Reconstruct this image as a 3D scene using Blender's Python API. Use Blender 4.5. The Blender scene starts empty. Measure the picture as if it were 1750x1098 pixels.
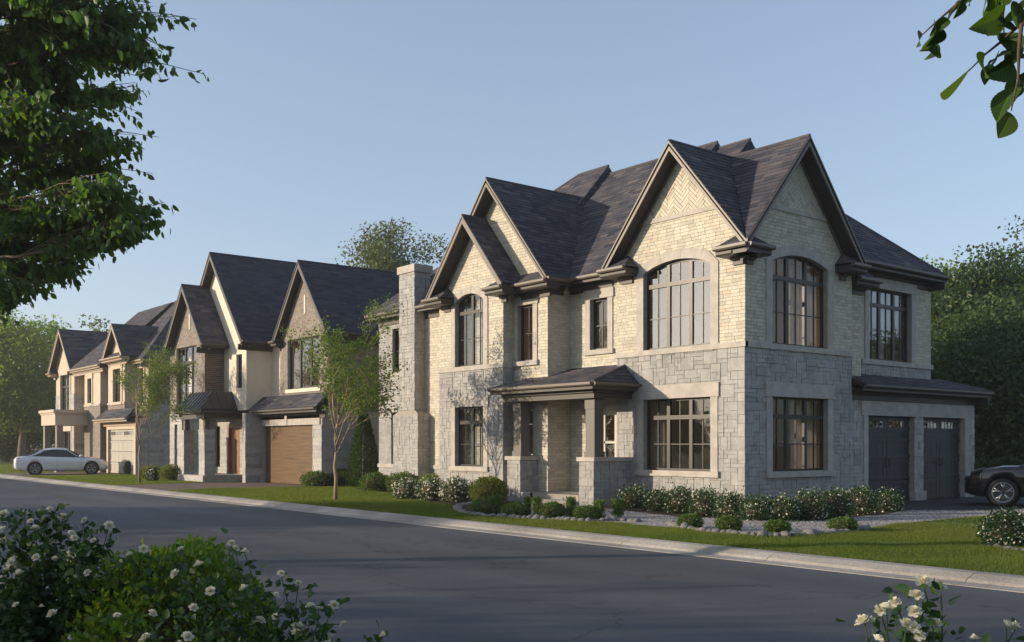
import bpy, bmesh, math, random
import numpy as np
from mathutils import Vector, Matrix
SC = bpy.context.scene
COL = SC.collection
rng = random.Random(11)
nrg = np.random.default_rng(11)
R = math.radians

# ------------------------------------------------------------------ camera, sky, sun, exposure
FPX, HOR, CZ, YAW = 1720.0, 760.0, 1.65, R(38.8)      # focal length in px of a 1750 px wide frame, horizon row, eye height
cam_d = bpy.data.cameras.new('camera'); cam = bpy.data.objects.new('camera', cam_d); COL.objects.link(cam)
cam.location = (0, 0, CZ); cam.rotation_euler = (R(90), 0, -YAW)
cam_d.sensor_width = 36; cam_d.lens = 36 * FPX / 1750; cam_d.shift_y = (HOR - 549) / 1750
cam_d.clip_start = 0.05; cam_d.clip_end = 3000
SC.camera = cam
SUN_EL, SUN_AZ = R(11.5), R(31)                        # azimuth from -X towards +Y
SUN_DIR = Vector((-math.cos(SUN_AZ) * math.cos(SUN_EL), math.sin(SUN_AZ) * math.cos(SUN_EL), math.sin(SUN_EL)))
world = bpy.data.worlds.new('World'); SC.world = world; world.use_nodes = True
wn = world.node_tree.nodes; wl = world.node_tree.links
sky = wn.new('ShaderNodeTexSky'); sky.sky_type = 'NISHITA'; sky.sun_disc = False
sky.sun_elevation = SUN_EL; sky.sun_rotation = math.atan2(SUN_DIR.x, SUN_DIR.y)
sky.altitude = 100; sky.air_density = 0.8; sky.dust_density = 1.8; sky.ozone_density = 1.0
bgn = wn['Background']; bgn.inputs['Strength'].default_value = 0.15
gam = wn.new('ShaderNodeGamma'); gam.inputs[1].default_value = 0.6      # softer contrast between zenith and horizon, the same in every direction
wl.new(sky.outputs[0], gam.inputs[0])
wbm = wn.new('ShaderNodeMix'); wbm.data_type = 'RGBA'; wbm.blend_type = 'MULTIPLY'; wbm.inputs[0].default_value = 1; wbm.inputs[7].default_value = (0.955, 1.0, 1.085, 1)
wl.new(gam.outputs[0], wbm.inputs[6]); wl.new(wbm.outputs[2], bgn.inputs['Color'])
sl = bpy.data.lights.new('sun', 'SUN'); sl.energy = 2.5; sl.angle = R(0.6); sl.color = (1.0, 0.83, 0.62)
so = bpy.data.objects.new('sun', sl); COL.objects.link(so)
so.rotation_euler = SUN_DIR.to_track_quat('Z', 'Y').to_euler(); so.location = (-40, 30, 20)
SC.view_settings.view_transform = 'Standard'; SC.view_settings.look = 'None'
SC.view_settings.gamma = 1.0; SC.view_settings.use_curve_mapping = False
SC.view_settings.exposure = 1.26

FWD = Vector((math.sin(YAW), math.cos(YAW), 0)); RGT = Vector((math.cos(YAW), -math.sin(YAW), 0))
def project(p):
    d = p[0] * FWD.x + p[1] * FWD.y; r = p[0] * RGT.x + p[1] * RGT.y
    if d < 0.1: return (-9999, -9999, d)
    return (875 + FPX * r / d, HOR - FPX * (p[2] - CZ) / d, d)

# ------------------------------------------------------------------ materials
MATS = {}
def nt(name):
    m = bpy.data.materials.new(name); m.use_nodes = True
    n = m.node_tree.nodes; l = m.node_tree.links
    MATS[name] = m
    return m, n, l, n['Principled BSDF']
def ramp(n, cols):
    r = n.new('ShaderNodeValToRGB'); cr = r.color_ramp
    while len(cr.elements) < len(cols): cr.elements.new(0.5)
    for i, c in enumerate(cols):
        cr.elements[i].position = i / max(1, len(cols) - 1); cr.elements[i].color = (c[0], c[1], c[2], 1)
    return r
def tex(n, l, kind, scale, detail=4.0, coord='Object', rough=0.55, stretch=None):
    tc = n.new('ShaderNodeTexCoord'); src = tc.outputs[coord]
    if stretch:
        mp = n.new('ShaderNodeMapping'); mp.inputs['Scale'].default_value = stretch
        l.new(src, mp.inputs['Vector']); src = mp.outputs[0]
    t = n.new('ShaderNodeTexNoise' if kind == 'noise' else 'ShaderNodeTexVoronoi')
    t.inputs['Scale'].default_value = scale
    if kind == 'noise': t.inputs['Detail'].default_value = detail; t.inputs['Roughness'].default_value = rough
    l.new(src, t.inputs['Vector'])
    return t
def mixc(n, l, a, b, fac, mode='MIX'):
    m = n.new('ShaderNodeMix'); m.data_type = 'RGBA'; m.blend_type = mode
    for sock, v in ((m.inputs[0], fac), (m.inputs[6], a), (m.inputs[7], b)):
        if hasattr(v, 'is_linked'): l.new(v, sock)
        elif isinstance(v, (int, float)): sock.default_value = v
        else: sock.default_value = (v[0], v[1], v[2], 1)
    return m.outputs[2]
def bump(n, l, b, h, dist, strength=1.0):
    bp = n.new('ShaderNodeBump'); bp.inputs['Distance'].default_value = dist; bp.inputs['Strength'].default_value = strength
    l.new(h, bp.inputs['Height']); l.new(bp.outputs[0], b.inputs['Normal'])
def simple(name, col, rough=0.6, noise=(6, 0.25), bmp=None, metal=0.0, spec=0.4, coat=0.0, stretch=None):
    m, n, l, b = nt(name)
    b.inputs['Roughness'].default_value = rough; b.inputs['Metallic'].default_value = metal
    b.inputs['Specular IOR Level'].default_value = spec
    if coat: b.inputs['Coat Weight'].default_value = coat; b.inputs['Coat Roughness'].default_value = 0.03
    if noise:
        t = tex(n, l, 'noise', noise[0], 5, stretch=stretch)
        k = noise[1]
        r = ramp(n, [[c * (1 - k) for c in col], [min(1, c * (1 + k)) for c in col]])
        r.color_ramp.elements[0].position = 0.3; r.color_ramp.elements[1].position = 0.7
        l.new(t.outputs['Fac'], r.inputs[0]); l.new(r.outputs[0], b.inputs['Base Color'])
    else: b.inputs['Base Color'].default_value = (*col, 1)
    if bmp:
        t2 = tex(n, l, 'noise', bmp[0], 6, stretch=stretch); bump(n, l, b, t2.outputs['Fac'], bmp[1])
    return m
def tinted(name, cols, rough=0.8, grain=(9, 0.3), bmp=(40, 0.004), spec=0.25, stain=None):
    """colour of each piece from its own tint value, with grain and fine relief on top"""
    m, n, l, b = nt(name)
    at = n.new('ShaderNodeAttribute'); at.attribute_name = 'tint'
    r = ramp(n, cols); l.new(at.outputs['Fac'], r.inputs[0])
    t = tex(n, l, 'noise', grain[0], 6, rough=0.65)
    g = ramp(n, [[1 - grain[1]] * 3, [1 + grain[1] * 0.6] * 3]); g.color_ramp.elements[0].position = 0.3; g.color_ramp.elements[1].position = 0.72
    l.new(t.outputs['Fac'], g.inputs[0])
    c = mixc(n, l, r.outputs[0], g.outputs[0], 1.0, 'MULTIPLY')
    if stain:
        t3 = tex(n, l, 'noise', stain[0], 3, stretch=(1, 1, 0.35))
        g3 = ramp(n, [[1 - stain[1]] * 3, [1.0] * 3]); g3.color_ramp.elements[0].position = 0.35; g3.color_ramp.elements[1].position = 0.6
        l.new(t3.outputs['Fac'], g3.inputs[0]); c = mixc(n, l, c, g3.outputs[0], 1.0, 'MULTIPLY')
    l.new(c, b.inputs['Base Color'])
    b.inputs['Roughness'].default_value = rough; b.inputs['Specular IOR Level'].default_value = spec
    t2 = tex(n, l, 'noise', bmp[0], 6); bump(n, l, b, t2.outputs['Fac'], bmp[1])
    return m
def leafmat(name, cols, trans=0.35, rough=0.5, tcol=None, spec=0.35):
    m, n, l, b = nt(name)
    at = n.new('ShaderNodeAttribute'); at.attribute_name = 'tint'
    r = ramp(n, cols); l.new(at.outputs['Fac'], r.inputs[0]); l.new(r.outputs[0], b.inputs['Base Color'])
    b.inputs['Roughness'].default_value = rough; b.inputs['Specular IOR Level'].default_value = spec
    tr = n.new('ShaderNodeBsdfTranslucent')
    c = mixc(n, l, r.outputs[0], tcol or (1.6, 1.7, 0.5), 1.0, 'MULTIPLY'); l.new(c, tr.inputs['Color'])
    mx = n.new('ShaderNodeMixShader'); mx.inputs[0].default_value = trans
    l.new(b.outputs[0], mx.inputs[1]); l.new(tr.outputs[0], mx.inputs[2])
    l.new(mx.outputs[0], n['Material Output'].inputs['Surface'])
    return m
def glassmat(name, ior=1.9, tint=(0.75, 0.78, 0.8)):
    m, n, l, b = nt(name)
    fr = n.new('ShaderNodeFresnel'); ge = n.new('ShaderNodeNewGeometry'); mi = n.new('ShaderNodeMix'); mi.data_type = 'FLOAT'      # thin pane: the same reflectance from both sides
    mi.inputs[2].default_value = ior; mi.inputs[3].default_value = 1 / ior; l.new(ge.outputs['Backfacing'], mi.inputs[0]); l.new(mi.outputs[0], fr.inputs['IOR'])
    t = tex(n, l, 'noise', 1.1, 2); bp = n.new('ShaderNodeBump'); bp.inputs['Distance'].default_value = 0.004
    l.new(t.outputs['Fac'], bp.inputs['Height'])
    tr = n.new('ShaderNodeBsdfTransparent'); tr.inputs[0].default_value = (*tint, 1)
    gl = n.new('ShaderNodeBsdfGlossy'); gl.inputs['Roughness'].default_value = 0.01; l.new(bp.outputs[0], gl.inputs['Normal'])
    gl.inputs['Color'].default_value = (0.93, 0.95, 1, 1)
    mx = n.new('ShaderNodeMixShader'); l.new(fr.outputs[0], mx.inputs[0]); l.new(tr.outputs[0], mx.inputs[1]); l.new(gl.outputs[0], mx.inputs[2])
    l.new(mx.outputs[0], n['Material Output'].inputs['Surface'])
    return m

M = {}
M['stone'] = tinted('stone', [(.30, .298, .295), (.345, .340, .332), (.385, .375, .362), (.322, .318, .313), (.42, .405, .385)], grain=(5, .22), bmp=(26, .010), stain=(1.3, .15))
M['slab'] = tinted('slab_stone', [(.27, .27, .275), (.36, .355, .35), (.43, .415, .39), (.32, .315, .315)], grain=(5, .22), bmp=(26, .008))
M['brick'] = tinted('cream_brick', [(.45, .42, .345), (.52, .485, .39), (.57, .53, .43), (.41, .38, .315), (.55, .52, .44), (.49, .40, .29)], grain=(14, .18), bmp=(60, .004))
M['shadebrick'] = tinted('shaded_bay_brick', [(.13, .085, .065), (.18, .115, .085), (.22, .145, .11), (.10, .07, .058)], grain=(14, .2), bmp=(60, .004))
M['darkbrick'] = tinted('taupe_brick', [(.18, .152, .132), (.235, .20, .172), (.275, .235, .205), (.15, .127, .11)], grain=(14, .2), bmp=(60, .004))
M['mortar'] = simple('mortar', (.30, .275, .23), .9, (8, .15))
M['mortar_dark'] = simple('dark_mortar', (.36, .33, .29), .9, (8, .15))
M['trim'] = simple('cast_stone_trim', (.39, .36, .325), .85, (3.5, .16), (30, .004))
M['stucco'] = simple('cream_stucco', (.62, .56, .46), .9, (2.0, .06), (90, .004))
M['stucco2'] = simple('beige_stucco', (.50, .42, .33), .9, (2.0, .06), (90, .004))
M['shingle'] = tinted('roof_shingle', [(.036, .040, .058), (.062, .063, .082), (.098, .092, .104), (.050, .050, .066), (.150, .130, .130)], rough=.85, grain=(30, .3), bmp=(120, .003), stain=(.5, .2))
M['shingle2'] = tinted('dark_roof_shingle', [(.034, .038, .054), (.048, .052, .070), (.064, .066, .082)], rough=.85, grain=(30, .3), bmp=(120, .003))
M['deck'] = simple('roof_deck', (.04, .037, .037), .9, (5, .2))
M['fascia'] = simple('taupe_fascia_paint', (.125, .105, .084), .45, (2, .06))
M['column'] = simple('column_paint', (.115, .103, .088), .5, (2, .06))
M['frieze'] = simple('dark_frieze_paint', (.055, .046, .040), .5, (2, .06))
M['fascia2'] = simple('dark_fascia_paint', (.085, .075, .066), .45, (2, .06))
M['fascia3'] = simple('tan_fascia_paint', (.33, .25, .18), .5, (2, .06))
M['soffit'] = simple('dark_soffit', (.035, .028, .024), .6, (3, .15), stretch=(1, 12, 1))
M['frame'] = simple('bronze_window_frame', (.026, .022, .019), .38, (3, .08))
M['glass'] = glassmat('window_glass', 1.85, (.82, .84, .86))
M['glass_clear'] = glassmat('clear_window_glass', 1.45, (.9, .91, .92))
M['glass2'] = glassmat('window_glass_reflective', 2.5, (.85, .86, .88))
M['interior'] = simple('warm_plaster', (.66, .53, .38), .9, (1, .05))
M['interior_floor'] = simple('oak_floor', (.22, .13, .07), .5, (3, .25), stretch=(1, 9, 1))
M['curtain'] = leafmat('linen_curtain', [(.74, .64, .50), (.80, .70, .56)], .55, .9, tcol=(1, .97, .9))
M['wood'] = simple('oak_wood', (.125, .072, .034), .36, (2.2, .4), (30, .002), stretch=(1, .35, 14))
M['wooddoor'] = simple('stained_wood_door', (.24, .12, .055), .45, (2.2, .35), stretch=(9, 9, .7))
M['gdoor'] = simple('charcoal_garage_door', (.034, .035, .041), .5, (3, .12), (60, .001))
M['gdoor3'] = simple('beige_garage_door', (.38, .355, .30), .5, (3, .06))
M['iron'] = simple('black_iron', (.015, .015, .016), .45, None)
M['whitepaint'] = simple('white_door_paint', (.46, .42, .36), .5, (2, .04))
M['metalroof'] = simple('standing_seam_metal', (.040, .042, .048), .42, (1.5, .15), metal=.5)
M['bark'] = simple('bark', (.16, .115, .075), .9, (14, .35), (26, .012), stretch=(1, 1, .3))
M['bark_light'] = simple('young_bark', (.30, .22, .14), .8, (14, .25), (26, .006), stretch=(1, 1, .3))
M['twig'] = simple('twig', (.075, .05, .03), .8, (14, .3))
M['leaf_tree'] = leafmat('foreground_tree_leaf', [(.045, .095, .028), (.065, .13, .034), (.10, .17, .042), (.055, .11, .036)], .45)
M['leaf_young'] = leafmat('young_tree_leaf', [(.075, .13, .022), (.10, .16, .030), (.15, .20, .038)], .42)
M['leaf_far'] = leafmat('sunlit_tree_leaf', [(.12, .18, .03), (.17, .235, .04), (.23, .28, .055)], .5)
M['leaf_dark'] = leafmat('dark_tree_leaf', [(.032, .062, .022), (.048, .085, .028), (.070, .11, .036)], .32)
M['leaf_grey'] = leafmat('greygreen_tree_leaf', [(.075, .10, .045), (.10, .125, .055), (.14, .155, .075)], .3)
M['leaf_box'] = leafmat('boxwood_leaf', [(.050, .095, .016), (.075, .13, .022), (.11, .165, .030)], .3)
M['leaf_yel'] = leafmat('golden_shrub_leaf', [(.075, .12, .014), (.12, .165, .020), (.165, .20, .028), (.15, .13, .025)], .35)
M['leaf_rose'] = leafmat('rose_leaf', [(.022, .050, .018), (.036, .075, .025), (.055, .10, .033)], .3)
M['leaf_dome'] = leafmat('dome_shrub_leaf', [(.070, .14, .018), (.105, .185, .025), (.145, .22, .034), (.15, .14, .035)], .4)
M['leaf_near'] = leafmat('near_branch_leaf', [(.035, .080, .018), (.050, .10, .024), (.075, .12, .03)], .35)
def veined(m):
    n = m.node_tree.nodes; l = m.node_tree.links; b = n['Principled BSDF']; src = b.inputs['Base Color'].links[0].from_socket
    tc = n.new('ShaderNodeTexCoord'); sp = n.new('ShaderNodeSeparateXYZ'); l.new(tc.outputs['Object'], sp.inputs[0])
    def mth(op, x, y=None):
        q = n.new('ShaderNodeMath'); q.operation = op
        for i, v in enumerate((x, y)):
            if v is None: continue
            if hasattr(v, 'is_linked'): l.new(v, q.inputs[i])
            else: q.inputs[i].default_value = v
        return q.outputs[0]
    ax = mth('ABSOLUTE', sp.outputs[0]); t = mth('SUBTRACT', sp.outputs[1], mth('MULTIPLY', ax, .75)); v = mth('FRACT', mth('MULTIPLY', t, 11)); rib = mth('LESS_THAN', v, .14); mid = mth('LESS_THAN', ax, .018); f = mth('MAXIMUM', rib, mid)
    c = mixc(n, l, src, (1.9, 2.0, 1.6), mth('MULTIPLY', f, .9), 'MULTIPLY'); l.new(c, b.inputs['Base Color'])
    bp = n.new('ShaderNodeBump'); bp.inputs['Distance'].default_value = .02; bp.invert = True; l.new(v, bp.inputs['Height']); l.new(bp.outputs[0], b.inputs['Normal'])
veined(M['leaf_near'])
M['grass_blade'] = leafmat('grass_blade', [(.070, .115, .014), (.105, .150, .020), (.155, .170, .030), (.085, .13, .017)], .45)
M['petal'] = leafmat('white_petal', [(.62, .62, .50), (.74, .73, .62), (.72, .66, .46)], .3, tcol=(1, 1, .9))
M['petal_mid'] = simple('yellow_rose_heart', (.62, .50, .16), .7, None)
M['rock'] = simple('border_rock', (.22, .21, .20), .9, (5, .3), (14, .02))
M['tyre'] = simple('tyre_rubber', (.018, .018, .019), .75, None)
M['alloy'] = simple('alloy_rim', (.46, .46, .47), .3, None, metal=.9)
M['alloy_dark'] = simple('dark_rim', (.07, .07, .075), .35, None, metal=.7)
M['carwhite'] = simple('silver_white_car_paint', (.74, .75, .77), .28, None, metal=.15, coat=.8)
M['carblack'] = simple('black_car_paint', (.008, .008, .009), .15, None, coat=1.0, spec=.3)
M['carglass'] = simple('dark_car_glass', (.012, .014, .016), .06, None, spec=.8)
M['chrome'] = simple('chrome', (.65, .65, .65), .15, None, metal=1)
M['lamp_red'] = simple('tail_lamp_glass', (.30, .025, .02), .2, None)
M['lamp_clear'] = simple('head_lamp_glass', (.45, .45, .47), .1, None, spec=.8)
M['plastic'] = simple('black_plastic', (.02, .02, .02), .6, None)
def groundmat(name, cols, scale, big, rough=.95, bmp=(80, .01), stretch=None, spec=.3):
    m, n, l, b = nt(name)
    t = tex(n, l, 'noise', scale, 8, rough=.7); r = ramp(n, cols); l.new(t.outputs['Fac'], r.inputs[0])
    r.color_ramp.elements[0].position = .3; r.color_ramp.elements[-1].position = .7
    t2 = tex(n, l, 'noise', big[0], 4, stretch=stretch); g = ramp(n, [[1 - big[1]] * 3, [1 + big[1]] * 3]); g.color_ramp.elements[0].position = .35; g.color_ramp.elements[1].position = .65
    l.new(t2.outputs['Fac'], g.inputs[0])
    l.new(mixc(n, l, r.outputs[0], g.outputs[0], 1.0, 'MULTIPLY'), b.inputs['Base Color'])
    b.inputs['Roughness'].default_value = rough; b.inputs['Specular IOR Level'].default_value = spec
    t3 = tex(n, l, 'noise', bmp[0], 8, rough=.75); bump(n, l, b, t3.outputs['Fac'], bmp[1])
    return m
M['asphalt'] = groundmat('asphalt', [(.055, .060, .073), (.108, .110, .120)], 55, (.22, .24), .74, (110, .010), (1, .25, 1))
def wear(m):
    # hairline cracks, sealed seams, oil drips and tyre lanes
    n = m.node_tree.nodes; l = m.node_tree.links; b = n['Principled BSDF']; src = b.inputs['Base Color'].links[0].from_socket
    tc = n.new('ShaderNodeTexCoord'); wob = tex(n, l, 'noise', .9, 4); vm = n.new('ShaderNodeVectorMath'); vm.operation = 'SCALE'; vm.inputs['Scale'].default_value = 1.6; l.new(wob.outputs['Color'], vm.inputs[0]); va = n.new('ShaderNodeVectorMath'); va.operation = 'ADD'; l.new(tc.outputs['Object'], va.inputs[0]); l.new(vm.outputs[0], va.inputs[1])
    v = n.new('ShaderNodeTexVoronoi'); v.feature = 'DISTANCE_TO_EDGE'; v.inputs['Scale'].default_value = .22; l.new(va.outputs[0], v.inputs['Vector'])
    g = ramp(n, [(.50, .50, .50), (1, 1, 1)]); g.color_ramp.elements[0].position = .0; g.color_ramp.elements[1].position = .008; l.new(v.outputs['Distance'], g.inputs[0])
    c = mixc(n, l, src, g.outputs[0], .8, 'MULTIPLY')
    t = tex(n, l, 'noise', 2.3, 3); g2 = ramp(n, [(1, 1, 1), (.72, .72, .74)]); g2.color_ramp.elements[0].position = .62; g2.color_ramp.elements[1].position = .72; l.new(t.outputs['Fac'], g2.inputs[0]); c = mixc(n, l, c, g2.outputs[0], .6, 'MULTIPLY')
    w = n.new('ShaderNodeTexWave'); w.wave_type = 'BANDS'; w.bands_direction = 'X'; w.inputs['Scale'].default_value = .17; w.inputs['Distortion'].default_value = .6; l.new(tc.outputs['Object'], w.inputs['Vector']); g3 = ramp(n, [(.90, .90, .91), (1.08, 1.07, 1.05)]); l.new(w.outputs['Fac'], g3.inputs[0]); c = mixc(n, l, c, g3.outputs[0], 1.0, 'MULTIPLY')
    l.new(c, b.inputs['Base Color'])
wear(M['asphalt'])
M['asphalt_new'] = groundmat('dark_asphalt', [(.030, .030, .034), (.050, .049, .052)], 60, (.4, .12), .75, (110, .006))
M['concrete'] = groundmat('kerb_concrete', [(.25, .23, .205), (.42, .385, .335)], 22, (.55, .24), .9, (60, .006))
M['lawn'] = groundmat('lawn_soil', [(.030, .050, .010), (.060, .085, .016)], 9, (.35, .2), 1, (40, .02))
M['gravel'] = groundmat('pea_gravel', [(.16, .15, .14), (.40, .37, .34)], 34, (.6, .12), .95, (34, .03))
M['mulch'] = groundmat('mulch', [(.035, .024, .016), (.075, .05, .033)], 20, (.6, .2), .95, (30, .03))
M['paver'] = groundmat('brown_paver', [(.13, .095, .08), (.20, .15, .125)], 12, (.6, .12), .85, (60, .006))
# ------------------------------------------------------------------ mesh helpers
PLOC = {}
def attach(o, parent):
    if parent is None: return
    o.parent = parent
    if parent.name in PLOC: o.matrix_parent_inverse = Matrix.Translation(PLOC[parent.name]).inverted()
def link(name, me, m, parent=None):
    o = bpy.data.objects.new(name, me); COL.objects.link(o)
    if m is not None and not me.materials: me.materials.append(m)
    attach(o, parent); return o
def thing(name, label, cat, loc, group=None):
    o = bpy.data.objects.new(name, None); COL.objects.link(o); o.location = loc
    o.empty_display_size = 0.2; PLOC[o.name] = Vector(loc)
    tag(o, label, cat, group); return o
def tag(o, label=None, cat=None, group=None, kind=None):
    if label: o['label'] = label
    if cat: o['category'] = cat
    if group: o['group'] = group
    if kind: o['kind'] = kind
    return o
def set_tint(me, t):
    a = me.attributes.new('tint', 'FLOAT', 'FACE'); a.data.foreach_set('value', np.asarray(t, dtype=np.float32))
def fastmesh(name, V, F, tint=None):
    """V (n,3), F (m,k) arrays"""
    me = bpy.data.meshes.new(name); V = np.asarray(V, dtype=np.float32); F = np.asarray(F, dtype=np.int32)
    me.vertices.add(len(V)); me.vertices.foreach_set('co', V.ravel())
    k = F.shape[1]; me.loops.add(F.size); me.loops.foreach_set('vertex_index', F.ravel())
    me.polygons.add(len(F)); me.polygons.foreach_set('loop_start', np.arange(len(F), dtype=np.int32) * k)
    me.polygons.foreach_set('loop_total', np.full(len(F), k, dtype=np.int32))
    if tint is not None: set_tint(me, tint)
    me.update(calc_edges=True); return me
class MB:
    def __init__(s): s.v = []; s.f = []; s.t = []; s.tint = 0.5
    def add(s, vs, fs):
        o = len(s.v); s.v += [tuple(p) for p in vs]; s.f += [tuple(i + o for i in f) for f in fs]; s.t += [s.tint] * len(fs)
    def prism(s, fr, pts, d0, d1, back=True):
        n = len(pts)
        if callable(d1): front = [fr.p(u, v, d1(u, v)) for u, v in pts]
        else: front = [fr.p(u, v, d1) for u, v in pts]
        vs = [fr.p(u, v, d0) for u, v in pts] + front
        fs = [tuple(range(n, 2 * n))] + [(i, (i + 1) % n, n + (i + 1) % n, n + i) for i in range(n)]
        if back: fs.append(tuple(range(n - 1, -1, -1)))
        if fr.flip: fs = [f[::-1] for f in fs]
        s.add(vs, fs)
    def box(s, x0, x1, y0, y1, z0, z1):
        s.add([(x, y, z) for x in (x0, x1) for y in (y0, y1) for z in (z0, z1)],
              [(0, 1, 3, 2), (4, 6, 7, 5), (0, 4, 5, 1), (2, 3, 7, 6), (0, 2, 6, 4), (1, 5, 7, 3)])
    def sweep(s, p0, p1, side, prof):
        """prof: polygon of (offset along side, vertical offset), swept straight from p0 to p1 with plumb ends"""
        p0 = Vector(p0); p1 = Vector(p1); side = Vector(side); n = len(prof)
        vs = [p0 + side * a + Vector((0, 0, b)) for a, b in prof] + [p1 + side * a + Vector((0, 0, b)) for a, b in prof]
        fs = [tuple(range(n)), tuple(range(2 * n - 1, n - 1, -1))] + [(i, n + i, n + (i + 1) % n, (i + 1) % n) for i in range(n)]
        s.add(vs, fs); s._fix(len(fs), len(vs))
    def _fix(s, nf, nv):
        # make the last nf faces point outward from the solid's centre (convex enough)
        c = Vector((0, 0, 0))
        for p in s.v[-nv:]: c += Vector(p)
        c /= nv
        for k in range(len(s.f) - nf, len(s.f)):
            f = s.f[k]; a = [Vector(s.v[i]) for i in f]; nrm = Vector((0, 0, 0))
            for i in range(len(a)): nrm += a[i].cross(a[(i + 1) % len(a)])
            m = sum(a, Vector()) / len(a)
            if nrm.dot(m - c) < 0: s.f[k] = f[::-1]
    def slab(s, pts, th):
        """planar 3D polygon (roof surface) thickened downward by th (vertical)"""
        pts = [Vector(p) for p in pts]; n = len(pts)
        vs = pts + [p - Vector((0, 0, th)) for p in pts]
        fs = [tuple(range(n)), tuple(range(2 * n - 1, n - 1, -1))] + [(i, n + i, n + (i + 1) % n, (i + 1) % n) for i in range(n)]
        s.add(vs, fs); s._fix(len(fs), len(vs))
    def tube(s, pts, rads, seg=6):
        pts = [Vector(p) for p in pts]; o = len(s.v); n = len(pts); ref = None
        for i, p in enumerate(pts):
            d = (pts[min(i + 1, n - 1)] - pts[max(i - 1, 0)]).normalized()
            a = d.cross(Vector((0, 0, 1)) if abs(d.z) < 0.9 else Vector((1, 0, 0))).normalized()
            if ref is not None:
                a2 = (ref - d * ref.dot(d));
                if a2.length > 1e-4: a = a2.normalized()
            ref = a; b = d.cross(a)
            for k in range(seg):
                t = 2 * math.pi * k / seg
                s.v.append(tuple(p + (a * math.cos(t) + b * math.sin(t)) * rads[i]))
        fs = [(o + i * seg + k, o + i * seg + (k + 1) % seg, o + (i + 1) * seg + (k + 1) % seg, o + (i + 1) * seg + k) for i in range(n - 1) for k in range(seg)]
        fs.append(tuple(o + k for k in range(seg))[::-1]); fs.append(tuple(o + (n - 1) * seg + k for k in range(seg)))
        s.f += fs; s.t += [s.tint] * len(fs)
    def lathe(s, c, axis, prof, seg=24):
        """prof: (radius, offset along axis)"""
        c = Vector(c); ax = Vector(axis).normalized(); a = ax.cross(Vector((0, 0, 1)) if abs(ax.z) < .9 else Vector((1, 0, 0))).normalized(); b = ax.cross(a)
        o = len(s.v); n = len(prof)
        for r, h in prof:
            for k in range(seg):
                t = 2 * math.pi * k / seg; s.v.append(tuple(c + ax * h + (a * math.cos(t) + b * math.sin(t)) * r))
        fs = [(o + i * seg + k, o + i * seg + (k + 1) % seg, o + (i + 1) * seg + (k + 1) % seg, o + (i + 1) * seg + k) for i in range(n - 1) for k in range(seg)]
        s.f += fs; s.t += [s.tint] * len(fs)
    def mesh(s, name, smooth=False):
        me = bpy.data.meshes.new(name); me.from_pydata(s.v, [], s.f); set_tint(me, s.t)
        if smooth: me.polygons.foreach_set('use_smooth', [True] * len(me.polygons))
        me.update(); return me
    def build(s, name, m, parent=None, smooth=False):
        return link(name, s.mesh(name, smooth), m, parent)
class Fr:
    def __init__(s, O, U, V, N):
        s.O, s.U, s.V, s.N = Vector(O), Vector(U), Vector(V), Vector(N); s.flip = s.U.cross(s.V).dot(s.N) < 0
    def p(s, u, v, d): return s.O + s.U * u + s.V * v + s.N * d
def wx(c): return Fr((c, 0, 0), (0, 1, 0), (0, 0, 1), (-1, 0, 0))     # wall facing the street (-X): u = Y, v = Z
def wy(c): return Fr((0, c, 0), (1, 0, 0), (0, 0, 1), (0, -1, 0))     # wall facing -Y: u = X, v = Z
# ---- 2D polygon tools (CCW, convex)
def rect(a, b, c, d): return [(a, c), (b, c), (b, d), (a, d)]
def half(poly, a, b, keep_left=True):
    out = []; n = len(poly); sgn = 1 if keep_left else -1
    def s(p): return sgn * ((b[0] - a[0]) * (p[1] - a[1]) - (b[1] - a[1]) * (p[0] - a[0]))
    for i in range(n):
        p, q = poly[i], poly[(i + 1) % n]; sp, sq = s(p), s(q)
        if sp >= -1e-9: out.append(p)
        if (sp > 1e-9 and sq < -1e-9) or (sp < -1e-9 and sq > 1e-9):
            t = sp / (sp - sq); out.append((p[0] + t * (q[0] - p[0]), p[1] + t * (q[1] - p[1])))
    return out
def area(p): return 0.5 * sum(p[i][0] * p[(i + 1) % len(p)][1] - p[(i + 1) % len(p)][0] * p[i][1] for i in range(len(p))) if len(p) > 2 else 0
def clip(poly, conv):
    for i in range(len(conv)):
        poly = half(poly, conv[i], conv[(i + 1) % len(conv)])
        if len(poly) < 3: return []
    return poly
def bb(p): return min(q[0] for q in p), max(q[0] for q in p), min(q[1] for q in p), max(q[1] for q in p)
def over(a, b): return a[0] < b[1] and b[0] < a[1] and a[2] < b[3] and b[2] < a[3]
def subtract(poly, conv):
    if not over(bb(poly), bb(conv)): return [poly]
    out = []; rest = poly
    for i in range(len(conv)):
        a, b = conv[i], conv[(i + 1) % len(conv)]
        o = half(rest, a, b, False)
        if len(o) > 2 and area(o) > 1e-5: out.append(o)
        rest = half(rest, a, b, True)
        if len(rest) < 3 or area(rest) < 1e-6: return out
    return out
def carve(polys, holes):
    for h in holes: polys = [q for p in polys for q in subtract(p, h)]
    return polys
def arch_pts(u0, u1, z1, rise, n=12, off=0.0):
    """points of the arch from right to left, offset outward"""
    w = u1 - u0; uc = (u0 + u1) / 2; Rr = (w * w / 4 + rise * rise) / (2 * rise); zc = z1 + rise - Rr; a0 = math.asin(w / 2 / Rr)
    return [(uc + (Rr + off) * math.sin(a0 - 2 * a0 * i / n), zc + (Rr + off) * math.cos(a0 - 2 * a0 * i / n)) for i in range(n + 1)]
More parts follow.
